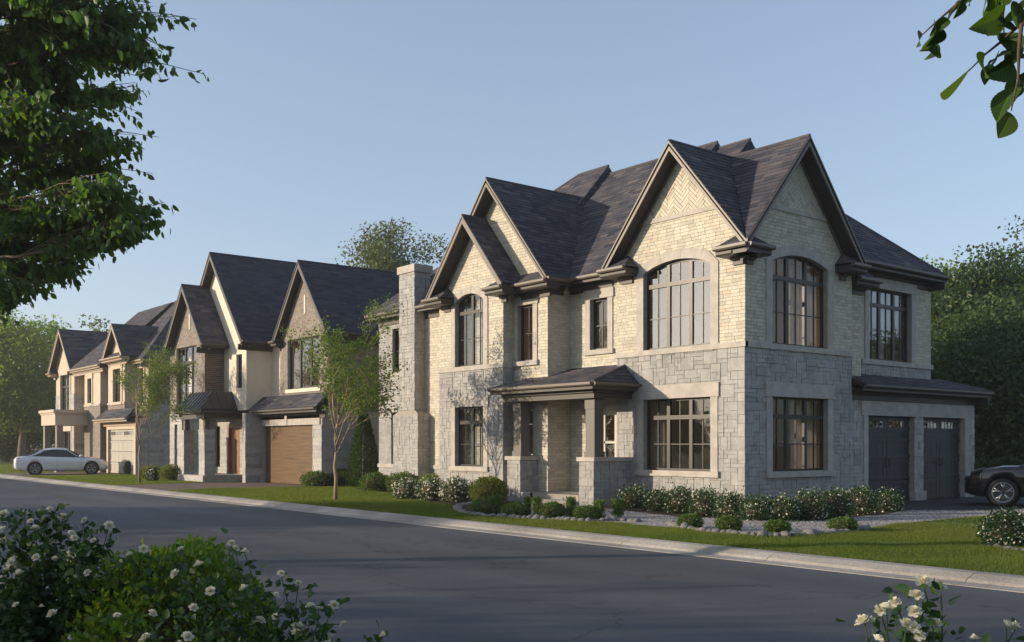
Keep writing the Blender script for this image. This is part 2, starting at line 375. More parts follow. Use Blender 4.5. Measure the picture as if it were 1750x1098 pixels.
def outline(u0, u1, z0, z1, rise=0, inset=0.0):
    if not rise: return rect(u0 + inset, u1 - inset, z0 + inset, z1 - inset)
    top = [p for p in arch_pts(u0, u1, z1, rise, 12, -inset)]
    a = [(min(max(p[0], u0 + inset), u1 - inset), p[1]) for p in top]
    return [(u0 + inset, z0 + inset), (u1 - inset, z0 + inset)] + a

# ------------------------------------------------------------------ pieces: stones, bricks, shingles
class House:
    def __init__(s, name, label, loc):
        s.root = thing(name, label, 'house', loc); s.store = {}
    def put(s, kind, m, parent, fr, poly, d0, d1, tint):
        s.store.setdefault(kind, []).append((m, parent, fr, poly, d0, d1, tint))
    def flush(s, kind, rest_name, limit=300):
        L = s.store.pop(kind, [])
        if not L: return
        sc = []
        for i, q in enumerate(L):
            fr, poly = q[2], q[3]; cu = sum(p[0] for p in poly) / len(poly); cv = sum(p[1] for p in poly) / len(poly)
            c = fr.p(cu, cv, 0); px = project(c); view = (Vector((0, 0, CZ)) - c).normalized().dot(fr.N)
            hid = kind == 'shingle' and q[1].name.startswith('roof') and hidden(c)
            if hid: sc.append((-1, i)); continue
            ok = 0 < px[0] < 1750 and 0 < px[1] < 1098 and view > 0.05
            sc.append((abs(area(poly)) * view / max(1, px[2]) ** 2 if ok else 0, i))
        sc.sort(reverse=True)
        top = set(i for a, i in sc[:limit] if a > 0); dead = set(i for a, i in sc if a < 0)
        rest = {}
        for i, (m, parent, fr, poly, d0, d1, tint) in enumerate(L):
            if i in dead: continue
            if i in top:
                b = MB(); b.tint = tint; b.prism(fr, poly, d0, d1, back=False); b.build(kind, m, parent)
            else:
                b = rest.setdefault(m.name, (MB(), m))[0]; b.tint = tint; b.prism(fr, poly, d0, d1, back=False)
        for k, (b, m) in rest.items(): tag(b.build(rest_name, m, s.root), kind='stuff')
ROOFS = []         # roof slopes as (xy polygon, plane), to find shingles that lie buried under another slope
def note_roof(pts):
    P, N = roof_frame(pts)
    if N.z < 0: N = -N
    if N.z < .1: return
    q = [(p.x, p.y) for p in P]
    if area(q) < 0: q.reverse()
    ROOFS.append((q, N, N.dot(P[0])))
def hidden(c):
    for q, N, k in ROOFS:
        z = (k - N.x * c.x - N.y * c.y) / N.z
        if .12 < z - c.z < 2.3 and all((q[(i + 1) % len(q)][0] - q[i][0]) * (c.y - q[i][1]) - (q[(i + 1) % len(q)][1] - q[i][1]) * (c.x - q[i][0]) > 0 for i in range(len(q))): return True
    return False
def bricks(H, kind, m, parent, fr, regions, holes, h=.088, lmin=.20, lmax=.30, joint=.008, proud=.014, var=.002):
    for reg in regions:
        b = bb(reg); r = math.floor(b[2] / h)
        while r * h < b[3]:
            u = b[0] - rng.random() * lmax
            while u < b[1]:
                L = rng.uniform(lmin, lmax)
                q = clip(rect(u + joint / 2, u + L - joint / 2, r * h + joint / 2, (r + 1) * h - joint / 2), reg); u += L
                if len(q) < 3: continue
                t = min(1, max(0, rng.betavariate(1.6, 2.0))); d = proud + rng.uniform(-var, var)
                for p in carve([q], holes):
                    if area(p) > .0012: H.put(kind, m, parent, fr, p, -.01, d, t)
            r += 1
def ashlar(H, kind, m, parent, fr, regions, holes, cell=.108, maxw=4, maxh=3, joint=.012, proud=.024, var=.008, wide=False):
    for reg in regions:
        b = bb(reg); nu = int((b[1] - b[0]) / cell) + 2; nv = int((b[3] - b[2]) / cell) + 2
        occ = [[False] * nu for _ in range(nv)]
        for j in range(nv):
            for i in range(nu):
                if occ[j][i]: continue
                w = rng.choice([1, 2, 2, 2, 3, 4]) if not wide else rng.choice([4, 5, 6, 7])
                hh = rng.choice([1, 1, 1, 2, 2, 3]) if not wide else rng.choice([1, 1, 2])
                if w == 1 and hh == 3: hh = 2
                ww = 1
                while ww < w and i + ww < nu and not occ[j][i + ww]: ww += 1
                hh = min(hh, nv - j)
                k = 1
                while k < hh and not any(occ[j + k][i:i + ww]): k += 1
                hh = k
                for y in range(hh):
                    for x in range(ww): occ[j + y][i + x] = True
                g = joint / 2; a = rng.uniform(-.012, .012)
                q = clip(rect(b[0] + i * cell + g, b[0] + (i + ww) * cell - g, b[2] + j * cell + g, b[2] + (j + hh) * cell - g), reg)
                if len(q) < 3: continue
                t = rng.betavariate(1.7, 1.7); d = proud + rng.uniform(-var, var)
                for p in carve([q], holes):
                    if area(p) > .002: H.put(kind, m, parent, fr, p, -.01, d, t)
def herringbone(H, kind, m, parent, fr, reg, W=.088, n=4, joint=.010, proud=.02):
    b = bb(reg); cu, cv = (b[0] + b[1]) / 2, (b[2] + b[3]) / 2; c45 = math.sqrt(.5); K = int(max(b[1] - b[0], b[3] - b[2]) / W) + 8
    def put(x0, y0, w, h):
        g = joint / 2 / W
        pts = [(x0 + g, y0 + g), (x0 + w - g, y0 + g), (x0 + w - g, y0 + h - g), (x0 + g, y0 + h - g)]
        q = [(cu + W * c45 * (x - y), cv + W * c45 * (x + y)) for x, y in pts]
        q = clip(q, reg)
        if len(q) > 2 and area(q) > .0012: H.put(kind, m, parent, fr, q, -.01, proud + rng.uniform(-.004, .004), rng.betavariate(1.6, 2))
    for k in range(-K, K):
        for mm in range(-K // n, K // n + 1):
            x = k + 2 * n * mm
            put(x, k, n, 1); put(x + n, k + 1 - n, 1, n)
def roof_frame(pts):
    P = [Vector(p) for p in pts]; N = Vector((0, 0, 0))
    for i in range(len(P)): N += P[i].cross(P[(i + 1) % len(P)])
    N.normalize()
    return P, N
def shingles(H, m, parent, pts, outward=None, expo=.15, lmin=.20, lmax=.46, lift=.0):
    P, N = roof_frame(pts)
    if outward is None:
        if N.z < 0: N = -N; P.reverse()
    elif N.dot(Vector(outward)) < 0: N = -N; P.reverse()
    U = Vector((0, 0, 1)).cross(N).normalized(); V = N.cross(U); O = min(P, key=lambda p: p.dot(V))
    fr = Fr(O, U, V, N); poly = [((p - O).dot(U), (p - O).dot(V)) for p in P]
    b = bb(poly); r = 0
    while b[2] + r * expo < b[3]:
        v0 = b[2] + r * expo; u = b[0] - rng.random() * lmax
        while u < b[1]:
            L = rng.uniform(lmin, lmax); q = clip(rect(u + .0015, u + L - .0015, v0, v0 + expo + .004), poly); u += L
            if len(q) < 3 or area(q) < .002: continue
            th = .014 + rng.uniform(-.003, .006)
            H.put('shingle', m, parent, fr, q, -.004 + lift, (lambda a, c, v0=v0, th=th: lift + th - (th - .003) * (c - v0) / expo), rng.betavariate(1.3, 1.3))
        r += 1
# ------------------------------------------------------------------ house building blocks
def wall(H, name, fr, regions, holes, m, th=.22):
    b = MB()
    for p in carve(list(regions), holes): b.prism(fr, p, -th, 0)
    return b.build(name, m, H.root)
def window(H, fr, u0, u1, z0, z1, rise=0, sashes=3, cols=2, transom=None, mids=(), surround=.22, lintel=.30, sill=.15, glass='glass', frame='frame', trim='trim', ears=.05, label=None, rec=.11, pane_inset=0):
    fw = .055; b = MB(); out = outline(u0, u1, z0, z1, rise); inn = outline(u0, u1, z0, z1, rise, fw)
    n = len(out)
    for i in range(n):
        j = (i + 1) % n; q = [out[i], out[j], inn[j], inn[i]]
        if area(q) > 1e-6: b.prism(fr, q, -rec - .07, -rec)
    def top(u):
        if not rise: return z1 - fw
        w = u1 - u0; Rr = (w * w / 4 + rise * rise) / (2 * rise); uc = (u0 + u1) / 2
        return z1 + rise - Rr + math.sqrt(max(0, (Rr - fw) ** 2 - (u - uc) ** 2))
    us = [u0 + (u1 - u0) * k / sashes for k in range(sashes + 1)]
    for u in us[1:-1]: b.prism(fr, [(u - .055, z0 + fw), (u + .055, z0 + fw), (u + .055, top(u + .055) + .01), (u - .055, top(u - .055) + .01)], -rec - .065, -rec + .006)
    if transom: b.prism(fr, rect(u0 + fw - .005, u1 - fw + .005, transom - .055, transom + .055), -rec - .06, -rec + .012)
    wo = b.build('window', M[frame], H.root)
    if label: wo['label'] = label
    mb = MB(); rows = sorted([z0 + fw] + ([transom] if transom else []) + list(mids) + [z1 + rise])
    for k in range(sashes):
        a, c = us[k] + (.055 if k else fw), us[k + 1] - (.055 if k < sashes - 1 else fw)
        cs = [a + (c - a) * i / cols for i in range(cols + 1)]
        for u in cs[1:-1]: mb.prism(fr, [(u - .013, z0 + fw), (u + .013, z0 + fw), (u + .013, top(u)), (u - .013, top(u))], -rec - .045, -rec - .012)
        for z in mids: mb.prism(fr, rect(a, c, z - .013, z + .013), -rec - .044, -rec - .013)
        for i in range(cols):
            for r in range(len(rows) - 1):
                q = clip(rect(cs[i], cs[i + 1], rows[r], rows[r + 1]), inn)
                if len(q) < 3: continue
                tx, ty = rng.uniform(-.002, .002), rng.uniform(-.002, .002); cu, cv = cs[i], rows[r]
                g = [fr.p(u, v, -rec - .03 + tx * (u - cu) + ty * (v - cv)) for u, v in q]
                me = bpy.data.meshes.new('pane'); f = tuple(range(len(g))); me.from_pydata([tuple(p) for p in g], [], [f[::-1] if fr.flip else f]); me.update()
                link('pane', me, M[glass], wo)
    if mb.f: mb.build('muntin', M[frame], wo)
    if surround:
        s = MB(); d0, d1 = -.16, .045; g = .003
        s.prism(fr, rect(u0 - surround, u0 - .001, z0, z1 if rise else z1 - g), d0, d1); s.prism(fr, rect(u1 + .001, u1 + surround, z0, z1 if rise else z1 - g), d0, d1)
        if rise:
            A = arch_pts(u0, u1, z1, rise, 14); B = arch_pts(u0, u1, z1, rise, 14, surround * 1.05)
            B[0] = (u1 + surround, z1); B[-1] = (u0 - surround, z1)
            for grp in range(0, 14, 2):
                for i in (grp, grp + 1):
                    q = [A[i], B[i], B[i + 1], A[i + 1]]
                    if area(q) < 0: q = q[::-1]
                    s.prism(fr, q, d0, d1 + (.004 if (grp // 2) % 2 else 0))
        else:
            k = max(1, round((u1 - u0) / 1.2)); L = (u1 - u0 + 2 * surround + 2 * ears) / k
            for i in range(k): s.prism(fr, rect(u0 - surround - ears + i * L + g / 2, u0 - surround - ears + (i + 1) * L - g / 2, z1 + .001, z1 + lintel), d0, d1 + .02)
        s.build('surround', M[trim], wo)
        if sill:
            s = MB(); s.prism(fr, rect(u0 - surround - .05, u1 + surround + .05, z0 - sill, z0 - .001), -.16, .095); s.build('sill', M[trim], wo)
    return outline(u0, u1, z0, z1, rise)
GUT = [(0, .02), (.08, .02), (.115, .055), (.115, .115), (0, .115)]
def eave(H, p0, p1, outw, ov, fm='fascia', gut=True, c0=0.0, c1=0.0):
    """p0-p1: edge of the roof surface; outw: unit vector out of the house; ov: overhang to the wall"""
    outw = Vector(outw); p0, p1 = Vector(p0), Vector(p1); b = MB()
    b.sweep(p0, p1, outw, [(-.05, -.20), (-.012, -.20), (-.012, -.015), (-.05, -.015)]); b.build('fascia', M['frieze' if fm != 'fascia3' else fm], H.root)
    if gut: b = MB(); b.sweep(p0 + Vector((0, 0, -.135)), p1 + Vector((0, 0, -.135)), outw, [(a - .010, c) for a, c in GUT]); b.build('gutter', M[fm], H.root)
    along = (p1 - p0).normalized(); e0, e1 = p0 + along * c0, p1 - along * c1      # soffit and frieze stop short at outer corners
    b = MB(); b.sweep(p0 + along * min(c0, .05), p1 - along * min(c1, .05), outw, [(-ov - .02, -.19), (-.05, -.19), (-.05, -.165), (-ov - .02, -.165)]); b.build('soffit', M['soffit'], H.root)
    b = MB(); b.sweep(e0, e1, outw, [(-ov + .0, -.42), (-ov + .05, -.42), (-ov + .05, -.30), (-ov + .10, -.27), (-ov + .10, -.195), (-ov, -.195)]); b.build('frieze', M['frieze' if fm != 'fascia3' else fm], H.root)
def rake(H, a, apex, outw, ov, fm='fascia', hgt=.25):
    """rake board, soffit and frieze of a gable from eave end a to the apex"""
    a, apex, outw = Vector(a), Vector(apex), Vector(outw); b = MB()
    b.sweep(a, apex, outw, [(-.04, -hgt), (.0, -hgt), (.0, -.02), (-.04, -.02)]); b.build('rake_board', M[fm], H.root)
    b = MB(); b.sweep(a, apex, outw, [(.001, -.07), (.02, -.07), (.02, -.005), (.001, -.005)]); b.build('rake_trim', M[fm], H.root)
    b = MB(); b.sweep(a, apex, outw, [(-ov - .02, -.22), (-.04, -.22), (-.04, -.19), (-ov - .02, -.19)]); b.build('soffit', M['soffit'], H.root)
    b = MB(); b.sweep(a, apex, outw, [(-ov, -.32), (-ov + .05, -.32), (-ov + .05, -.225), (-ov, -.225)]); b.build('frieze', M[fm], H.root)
def cornice_return(H, c, along, outw, length, ov, fm='fascia', sh='shingle', rise=.34, inner=.35):
    """boxed return at the foot of a gable: c = outer corner at roof level, along = unit vector away from the corner"""
    c, along, outw = Vector(c), Vector(along), Vector(outw); e = c + along * length; up = Vector((0, 0, 1))
    b = MB(); b.sweep(c - up * .14, e - up * .14, outw, [(a - .01, h) for a, h in GUT]); b.build('gutter', M[fm], H.root)
    b = MB(); b.sweep(c, e, outw, [(-ov, -.24), (-.05, -.24), (-.02, -.20), (-.02, -.03), (-ov, -.03)]); b.build('cornice_return', M['frieze' if fm != 'fascia3' else fm], H.root)
    b = MB(); b.sweep(c + along * (ov - .15), e - along * .18, outw, [(-ov + .0, -.42), (-ov + .07, -.42), (-ov + .07, -.32), (-ov + .16, -.30), (-ov + .16, -.245), (-ov, -.245)]); b.build('frieze', M['frieze' if fm != 'fascia3' else fm], H.root)
    q = [c - up * .02, e - up * .02, e - along * inner - outw * ov + up * rise, c + along * min(rise + .06, length * .6) - outw * ov + up * rise]
    b = MB(); b.slab(q, .05); ro = b.build('return_roof', M['deck'], H.root); shingles(H, M[sh], ro, q)
    t = [e - up * .02, e - outw * ov - up * .02, e - along * inner - outw * ov + up * rise]
    b = MB(); b.slab(t, .05); ro = b.build('return_roof', M['deck'], H.root); shingles(H, M[sh], ro, t)
def gable_roof(H, ro, axis, front, back, c, hf, ze, za, sh='shingle', skip=None):
    """adds the two slopes of a gable to the deck mesh list; axis 'x': ridge runs along +X from X=front to X=back"""
    out = []
    for s in (1, -1):
        if axis == 'x': q = [(front, c + s * hf, ze), (back, c + s * hf, ze), (back, c, za), (front, c, za)]
        else: q = [(c + s * hf, front, ze), (c + s * hf, back, ze), (c, back, za), (c, front, za)]
        out.append(q)
    return out
def gable_tri(c, hf, ze, za, w0, w1, zb, drop=.12):
    """convex wall polygon under a gable: wall from w0 to w1, bottom zb"""
    s = (za - ze) / hf; f = lambda u: za - abs(u - c) * s - drop
    return [(w0, zb), (w1, zb), (w1, f(w1)), (c, za - drop), (w0, f(w0))]
# ================================================================== HOUSE 1 (large corner house)
H1 = House('brick_and_stone_house', 'large two-storey house of cream brick over grey stone on the corner, nearest the camera', (22, 20, 0))
H = H1; rt = H.root
S, BR, MO, TR = M['stone'], M['brick'], M['mortar'], M['trim']
def band(fr, u0, u1, z0, z1, d=.06, m=TR, name='band', seg=1.6):
    b = MB(); n = max(1, round((u1 - u0) / seg)); L = (u1 - u0) / n
    for i in range(n): b.prism(fr, rect(u0 + i * L + (.002 if i else 0), u0 + (i + 1) * L - .002, z0, z1), -.05, d)
    return b.build(name, m, rt)
# --- roof slopes
roofs = []
XA, YA, XB, XC_ = 19.27, 15.05, 18.08, 18.55      # rake planes of the four gables
G1 = dict(c=17.56, hf=2.455, ze=6.52, za=9.43); G2 = dict(c=21.73, hf=2.51, ze=6.53, za=9.44)
G3 = dict(c=24.93, hf=1.957, ze=6.36, za=8.66); G4 = dict(c=24.34, hf=2.81, ze=6.42, za=9.75)
ends = lambda g: (g['c'] - g['hf'], g['c'] + g['hf'])
roofs += gable_roof(H, None, 'x', XA, 22.6, G1['c'], G1['hf'], G1['ze'], G1['za'])[:1] + [[(XA, ends(G1)[0], 6.52), (21.72, G1['c'], 9.43), (XA, G1['c'], 9.43)]]      # valley to the next gable
roofs += gable_roof(H, None, 'y', YA, 19.4, G2['c'], G2['hf'], G2['ze'], G2['za'])[:1] + [[(ends(G2)[0], YA, 6.53), (G2['c'], YA, 9.44), (G2['c'], 17.58, 9.44)], [(20.9, 17.58, 8.478), (G2['c'], 17.58, 9.44), (G2['c'], 19.4, 9.44), (20.9, 19.4, 8.478)]]
roofs += gable_roof(H, None, 'x', XC_, 23.6, G4['c'], G4['hf'], G4['ze'], G4['za'])
g3r = gable_roof(H, None, 'x', XB, 19.02, G3['c'], G3['hf'], G3['ze'], G3['za'])
XR = 23.4
roofs.append([(19.50, 24.0, 6.50), (19.50, 33.0, 6.50), (XR, 25.4, 10.89), (XR, 24.0, 10.89)])       # street slope, far section
roofs.append([(19.50, 33.0, 6.50), (27.5, 33.0, 6.45), (XR, 25.4, 10.89)])                           # far hip
roofs.append([(27.5, 24.0, 6.45), (27.5, 33.0, 6.45), (XR, 25.4, 10.89), (XR, 24.0, 10.89)])
for y0, y1, zr, xs in ((20.15, 24.0, 10.60, 19.48), (19.38, 20.15, 10.60, 20.3), (18.2, 19.38, 10.40, 20.3)):
    ze_ = 6.45 + (zr - 6.45) * (xs - 19.48) / (XR - 19.48)
    roofs.append([(xs, y0, ze_), (xs, y1, ze_), (XR, y1, zr), (XR, y0, zr)])
    roofs.append([(27.3, y0, 6.45), (27.3, y1, 6.45), (XR, y1, zr), (XR, y0, zr)])
roofs.append([(24.0, 15.55, 6.76), (29.45, 15.55, 6.76), (25.5, 19.5, 10.35), (23.0, 19.5, 10.35)])  # garage wing
roofs.append([(29.45, 15.55, 6.76), (29.45, 24.0, 6.76), (25.5, 24.0, 10.35), (25.5, 19.5, 10.35)])
PORCH = [[(18.0, 19.05, 3.30), (18.0, 23.42, 3.30), (19.89, 22.6, 3.86), (19.89, 19.58, 3.86)],
         [(18.0, 19.05, 3.30), (19.73, 19.05, 3.30), (19.73, 19.60, 3.81)]]
SKIRT = [[(24.31, 15.15, 3.30), (31.42, 15.15, 3.30), (29.6, 15.99, 3.64), (24.31, 15.99, 3.64)],
         [(31.42, 15.15, 3.30), (31.42, 24.0, 3.30), (29.33, 24.0, 3.64), (29.6, 15.99, 3.64)]]
b = MB()
for q in roofs: b.slab(q, .14); note_roof(q)
for q in g3r + PORCH + SKIRT: b.slab(q, .10)
for y, zr, x0 in ((24.0, 10.89, 19.5), (19.38, 10.6, 20.4), (18.2, 10.4, 20.4)):                   # stepped gable ends
    b.add([(x0 + .02, y, 6.40), (27.3, y, 6.40), (XR, y, zr - .01)], [(0, 1, 2)])
roof = b.build('roof', M['deck'], rt)
for q in roofs + PORCH + SKIRT: shingles(H, M['shingle'], roof, q)
for y, zr, x0 in ((24.0, 10.89, 19.5), (19.38, 10.6, 20.4), (18.2, 10.4, 20.4)):
    shingles(H, M['shingle'], roof, [(x0 + .02, y, 6.40), (27.3, y, 6.40), (XR, y, zr - .005)], outward=(0, -1, 0))
b = MB()
for q in g3r: b.slab(q, .02)
lw = b.build('lower_gable_roof', M['deck'], rt)
for q in g3r: shingles(H, M['shingle'], lw, q, lift=.004)
for p, q in (((XA, G1['c'], 9.43), (22.2, G1['c'], 9.43)), ((G2['c'], YA, 9.44), (G2['c'], 18.2, 9.44)), ((XC_, G4['c'], 9.75), (22.9, G4['c'], 9.75)), ((XB, G3['c'], 8.66), (19.0, G3['c'], 8.66)),
             ((XR, 24, 10.89), (XR, 25.4, 10.89)), ((XR, 19.4, 10.6), (XR, 24, 10.6)), ((XR, 18.2, 10.4), (XR, 19.38, 10.4)), ((XR, 25.4, 10.89), (19.5, 33, 6.50)), ((25.5, 19.5, 10.35), (29.45, 15.55, 6.76)),
             ((18.0, 19.05, 3.30), (19.73, 19.60, 3.81)), ((29.6, 15.99, 3.64), (31.42, 15.15, 3.30))):
    b = MB(); b.tube([p, q], [.045, .045], 6); b.build('ridge_cap', M['shingle'], roof)
# --- gable trim
for k in (0, 1):
    rake(H, (XA, ends(G1)[k], G1['ze']), (XA, G1['c'], G1['za']), (-1, 0, 0), 19.74 - XA); rake(H, (ends(G2)[k], YA, G2['ze']), (G2['c'], YA, G2['za']), (0, -1, 0), 15.52 - YA)
    rake(H, (XB, ends(G3)[k], G3['ze']), (XB, G3['c'], G3['za']), (-1, 0, 0), 18.6 - XB); rake(H, (XC_, ends(G4)[k], G4['ze']), (XC_, G4['c'], G4['za']), (-1, 0, 0), 19.02 - XC_)
cornice_return(H, (XA - .05, YA - .03, 6.46), (0, 1, 0), (-1, 0, 0), 1.0, 19.79 - XA)
cornice_return(H, (XA - .05, YA - .03, 6.46), (1, 0, 0), (0, -1, 0), .95, 15.55 - YA)
cornice_return(H, (XA - .05, ends(G1)[1] + .07, 6.46), (0, -1, 0), (-1, 0, 0), 1.0, 19.79 - XA)
cornice_return(H, (ends(G2)[1] + .07, YA - .03, 6.46), (-1, 0, 0), (0, -1, 0), .80, 15.55 - YA)
cornice_return(H, (25.45, 15.35, 6.22), (-1, 0, 0), (0, -1, 0), 1.1, .41)
cornice_return(H, (XB - .05, ends(G3)[0] - .07, 6.30), (0, 1, 0), (-1, 0, 0), .85, 18.65 - XB)
cornice_return(H, (XB - .05, ends(G3)[1] + .07, 6.30), (0, -1, 0), (-1, 0, 0), .95, 18.65 - XB)
cornice_return(H, (XC_ - .05, ends(G4)[0] - .05, 6.35), (0, 1, 0), (-1, 0, 0), 1.85, 19.07 - XC_, inner=.1)
eave(H, (19.48, 20.2, 6.45), (19.48, 21.95, 6.45), (-1, 0, 0), .41)
eave(H, (19.50, 26.95, 6.50), (19.50, 29.59, 6.50), (-1, 0, 0), .40); eave(H, (19.50, 30.66, 6.50), (19.50, 33.0, 6.50), (-1, 0, 0), .40, c1=.25)
eave(H, (24.5, 15.55, 6.76), (29.45, 15.55, 6.76), (0, -1, 0), .45, 'fascia2', c0=.6, c1=.12)
eave(H, (29.45, 15.55, 6.76), (29.45, 24, 6.76), (1, 0, 0), .14, 'fascia2')
eave(H, (XC_, ends(G4)[0], 6.42), (19.6, ends(G4)[0], 6.42), (0, -1, 0), 22.01 - ends(G4)[0], c0=.45)
eave(H, (24.31, 15.15, 3.30), (31.42, 15.15, 3.30), (0, -1, 0), .45, 'fascia2', c1=.2)
eave(H, (31.42, 15.15, 3.30), (31.42, 24, 3.30), (1, 0, 0), .2, 'fascia2')
# --- corner wing, street side
WX = wx(19.74); f1 = gable_tri(G1['c'], 2.455, 6.52, 9.43, 15.52, 19.90, 0)
ho = []
ho.append(window(H, WX, 16.56, 18.87, 4.17, 6.22, rise=.24, sashes=3, transom=5.87, mids=(5.0,), surround=.25, sill=0, glass='glass2', label='large arched window of three sashes with stone surround'))
ho.append(window(H, WX, 16.56, 18.87, .97, 2.85, sashes=3, transom=2.36, mids=(1.66,), surround=.23, lintel=.36))
w = wall(H, 'wall', WX, [f1], ho, MO)
ashlar(H, 'stone', S, w, WX, [rect(15.498, 19.90, 0, 4.03)], ho)
band(WX, 15.46, 19.95, 4.03, 4.17, .06)
def under(g, w0, w1, z0, z1):
    """part of the wall below the gable roof line between two heights, split so that each piece is convex"""
    t = gable_tri(g['c'], g['hf'], g['ze'], g['za'], w0, w1, -5); return clip(t, rect(w0 - 1, w1 + 1, z0, z1))
bricks(H, 'brick', BR, w, WX, [under(G1, 15.502, 19.90, 4.17, 7.53)], ho)
bs = under(G1, 15.52, 19.90, 7.53, 7.65); bu = bb(bs); band(WX, bu[0], bu[1], 7.53, 7.65, .045)
herringbone(H, 'brick', BR, w, WX, under(G1, 15.52, 19.90, 7.65, 10))
# --- corner wing, garden side (in shade)
WY = wy(15.52); ho = []
ho.append(window(H, WY, 20.78, 23.16, 4.17, 6.25, rise=.23, sashes=3, transom=5.87, mids=(5.0,), surround=.25, sill=0, glass='glass_clear', label='large arched window of three sashes with warm curtains behind'))
ho.append(window(H, WY, 20.78, 23.16, .97, 2.85, sashes=3, transom=2.36, mids=(1.66,), surround=.23, lintel=.36, glass='glass_clear'))
w = wall(H, 'wall', WY, [gable_tri(G2['c'], 2.51, 6.53, 9.44, 19.962, 24.30, 0)], ho, MO)
ashlar(H, 'stone', S, w, WY, [rect(19.741, 24.30, 0, 4.03)], ho)
band(WY, 19.70, 24.34, 4.03, 4.17, .06)
bricks(H, 'brick', BR, w, WY, [under(G2, 19.741, 24.30, 4.17, 7.53)], ho)
bs = under(G2, 19.74, 24.30, 7.53, 7.65); bu = bb(bs); band(WY, bu[0], bu[1], 7.53, 7.65, .045)
herringbone(H, 'brick', BR, w, WY, under(G2, 19.74, 24.30, 7.65, 10))
b = MB(); b.box(24.08, 24.30, 15.74, 16.2, 0, 6.5); b.build('wall', MO, rt)
# --- recess with the entrance
WR = wx(19.89); ho = [window(H, WR, 20.40, 21.12, 4.35, 5.80, sashes=1, cols=2, mids=(5.05,), surround=.2, lintel=.27, sill=.14)]
dr = rect(20.02, 21.30, .30, 2.75); ho.append(dr)
w = wall(H, 'wall', WR, [rect(19.90, 22.01, 0, 6.4)], ho, MO)
bricks(H, 'brick', BR, w, WR, [rect(19.90, 22.01, 3.3, 6.1), rect(19.90, 22.01, .3, 3.3)], ho)
b = MB(); b.prism(WR, rect(20.02, 20.10, .30, 2.75), -.18, -.04); b.prism(WR, rect(21.22, 21.30, .30, 2.75), -.18, -.04); b.prism(WR, rect(20.10, 21.22, 2.62, 2.75), -.18, -.04)
b.prism(WR, rect(20.10, 21.22, .30, .36), -.18, -.06)
dobj = b.build('front_door', M['whitepaint'], rt)
b = MB(); b.prism(WR, rect(20.11, 21.21, .37, .95), -.15, -.09); b.prism(WR, rect(20.11, 20.25, .95, 2.61), -.15, -.09); b.prism(WR, rect(21.07, 21.21, .95, 2.61), -.15, -.09)
b.prism(WR, rect(20.25, 21.07, 2.48, 2.61), -.15, -.09); b.prism(WR, rect(20.25, 21.07, 1.68, 1.74), -.145, -.095); b.prism(WR, rect(20.63, 20.69, .95, 2.48), -.145, -.095)
b.build('door_leaf', M['whitepaint'], dobj)
b = MB(); b.prism(WR, rect(20.25, 21.07, .95, 2.48), -.125, -.115); b.build('pane', M['glass'], dobj)
b = MB(); b.prism(WR, rect(21.10, 21.15, 1.25, 1.42), -.09, -.04); b.build('handle', M['iron'], dobj)
# --- centre bay
WC = wx(19.02); ho = [window(H, WC, 22.64, 23.35, 4.12, 5.78, sashes=1, cols=2, mids=(4.95,), surround=.2, lintel=.27, sill=.14),
                      window(H, WC, 22.62, 23.30, .75, 2.70, sashes=1, cols=1, mids=(1.35, 2.25), surround=.16, lintel=.2, sill=.12, frame='whitepaint', trim='whitepaint')]
w = wall(H, 'wall', WC, [gable_tri(G4['c'], 2.81, 6.42, 9.75, 22.01, 27.0, 0)], ho, MO)
bricks(H, 'brick', BR, w, WC, [clip(under(G4, 21.992, 27.0, .3, 9.9), rect(21.9, 27.1, .3, 6.4)), clip(under(G4, 21.992, 27.0, .3, 9.9), rect(21.9, 27.1, 6.4, 10))], ho)
wys = wy(22.01); w = wall(H, 'wall', wys, [rect(19.242, 19.889, 0, 6.4)], [], MO, th=.1); bricks(H, 'brick', BR, w, wys, [rect(19.021, 19.889, .3, 6.3)], [])
band(wys, 19.03, 19.88, .95, 1.07, .05)
# --- left wing
WL = wx(18.60); ho = [window(H, WL, 24.49, 25.97, 4.09, 6.10, rise=.24, sashes=2, transom=5.78, mids=(4.95,), surround=.22, sill=0),
                      window(H, WL, 24.49, 25.97, .97, 2.82, sashes=2, transom=2.34, mids=(1.66,), surround=.22, lintel=.33)]
w = wall(H, 'wall', WL, [gable_tri(G3['c'], 1.957, 6.36, 8.66, 23.55, 26.87, 0)], ho, MO)
ashlar(H, 'stone', S, w, WL, [rect(23.528, 26.87, 0, 3.95)], ho)
band(WL, 23.49, 26.9, 3.95, 4.09, .06)
bricks(H, 'brick', BR, w, WL, [under(G3, 23.532, 26.87, 4.09, 9)], ho)
wys = wy(23.55); w = wall(H, 'wall', wys, [rect(18.822, 19.019, 0, 6.4)], [], MO, th=.1)
ashlar(H, 'stone', S, w, wys, [rect(18.601, 19.019, 0, 3.95)], []); band(wys, 18.61, 19.01, 3.95, 4.09, .055); bricks(H, 'brick', BR, w, wys, [rect(18.601, 19.019, 4.09, 6.3)], [])
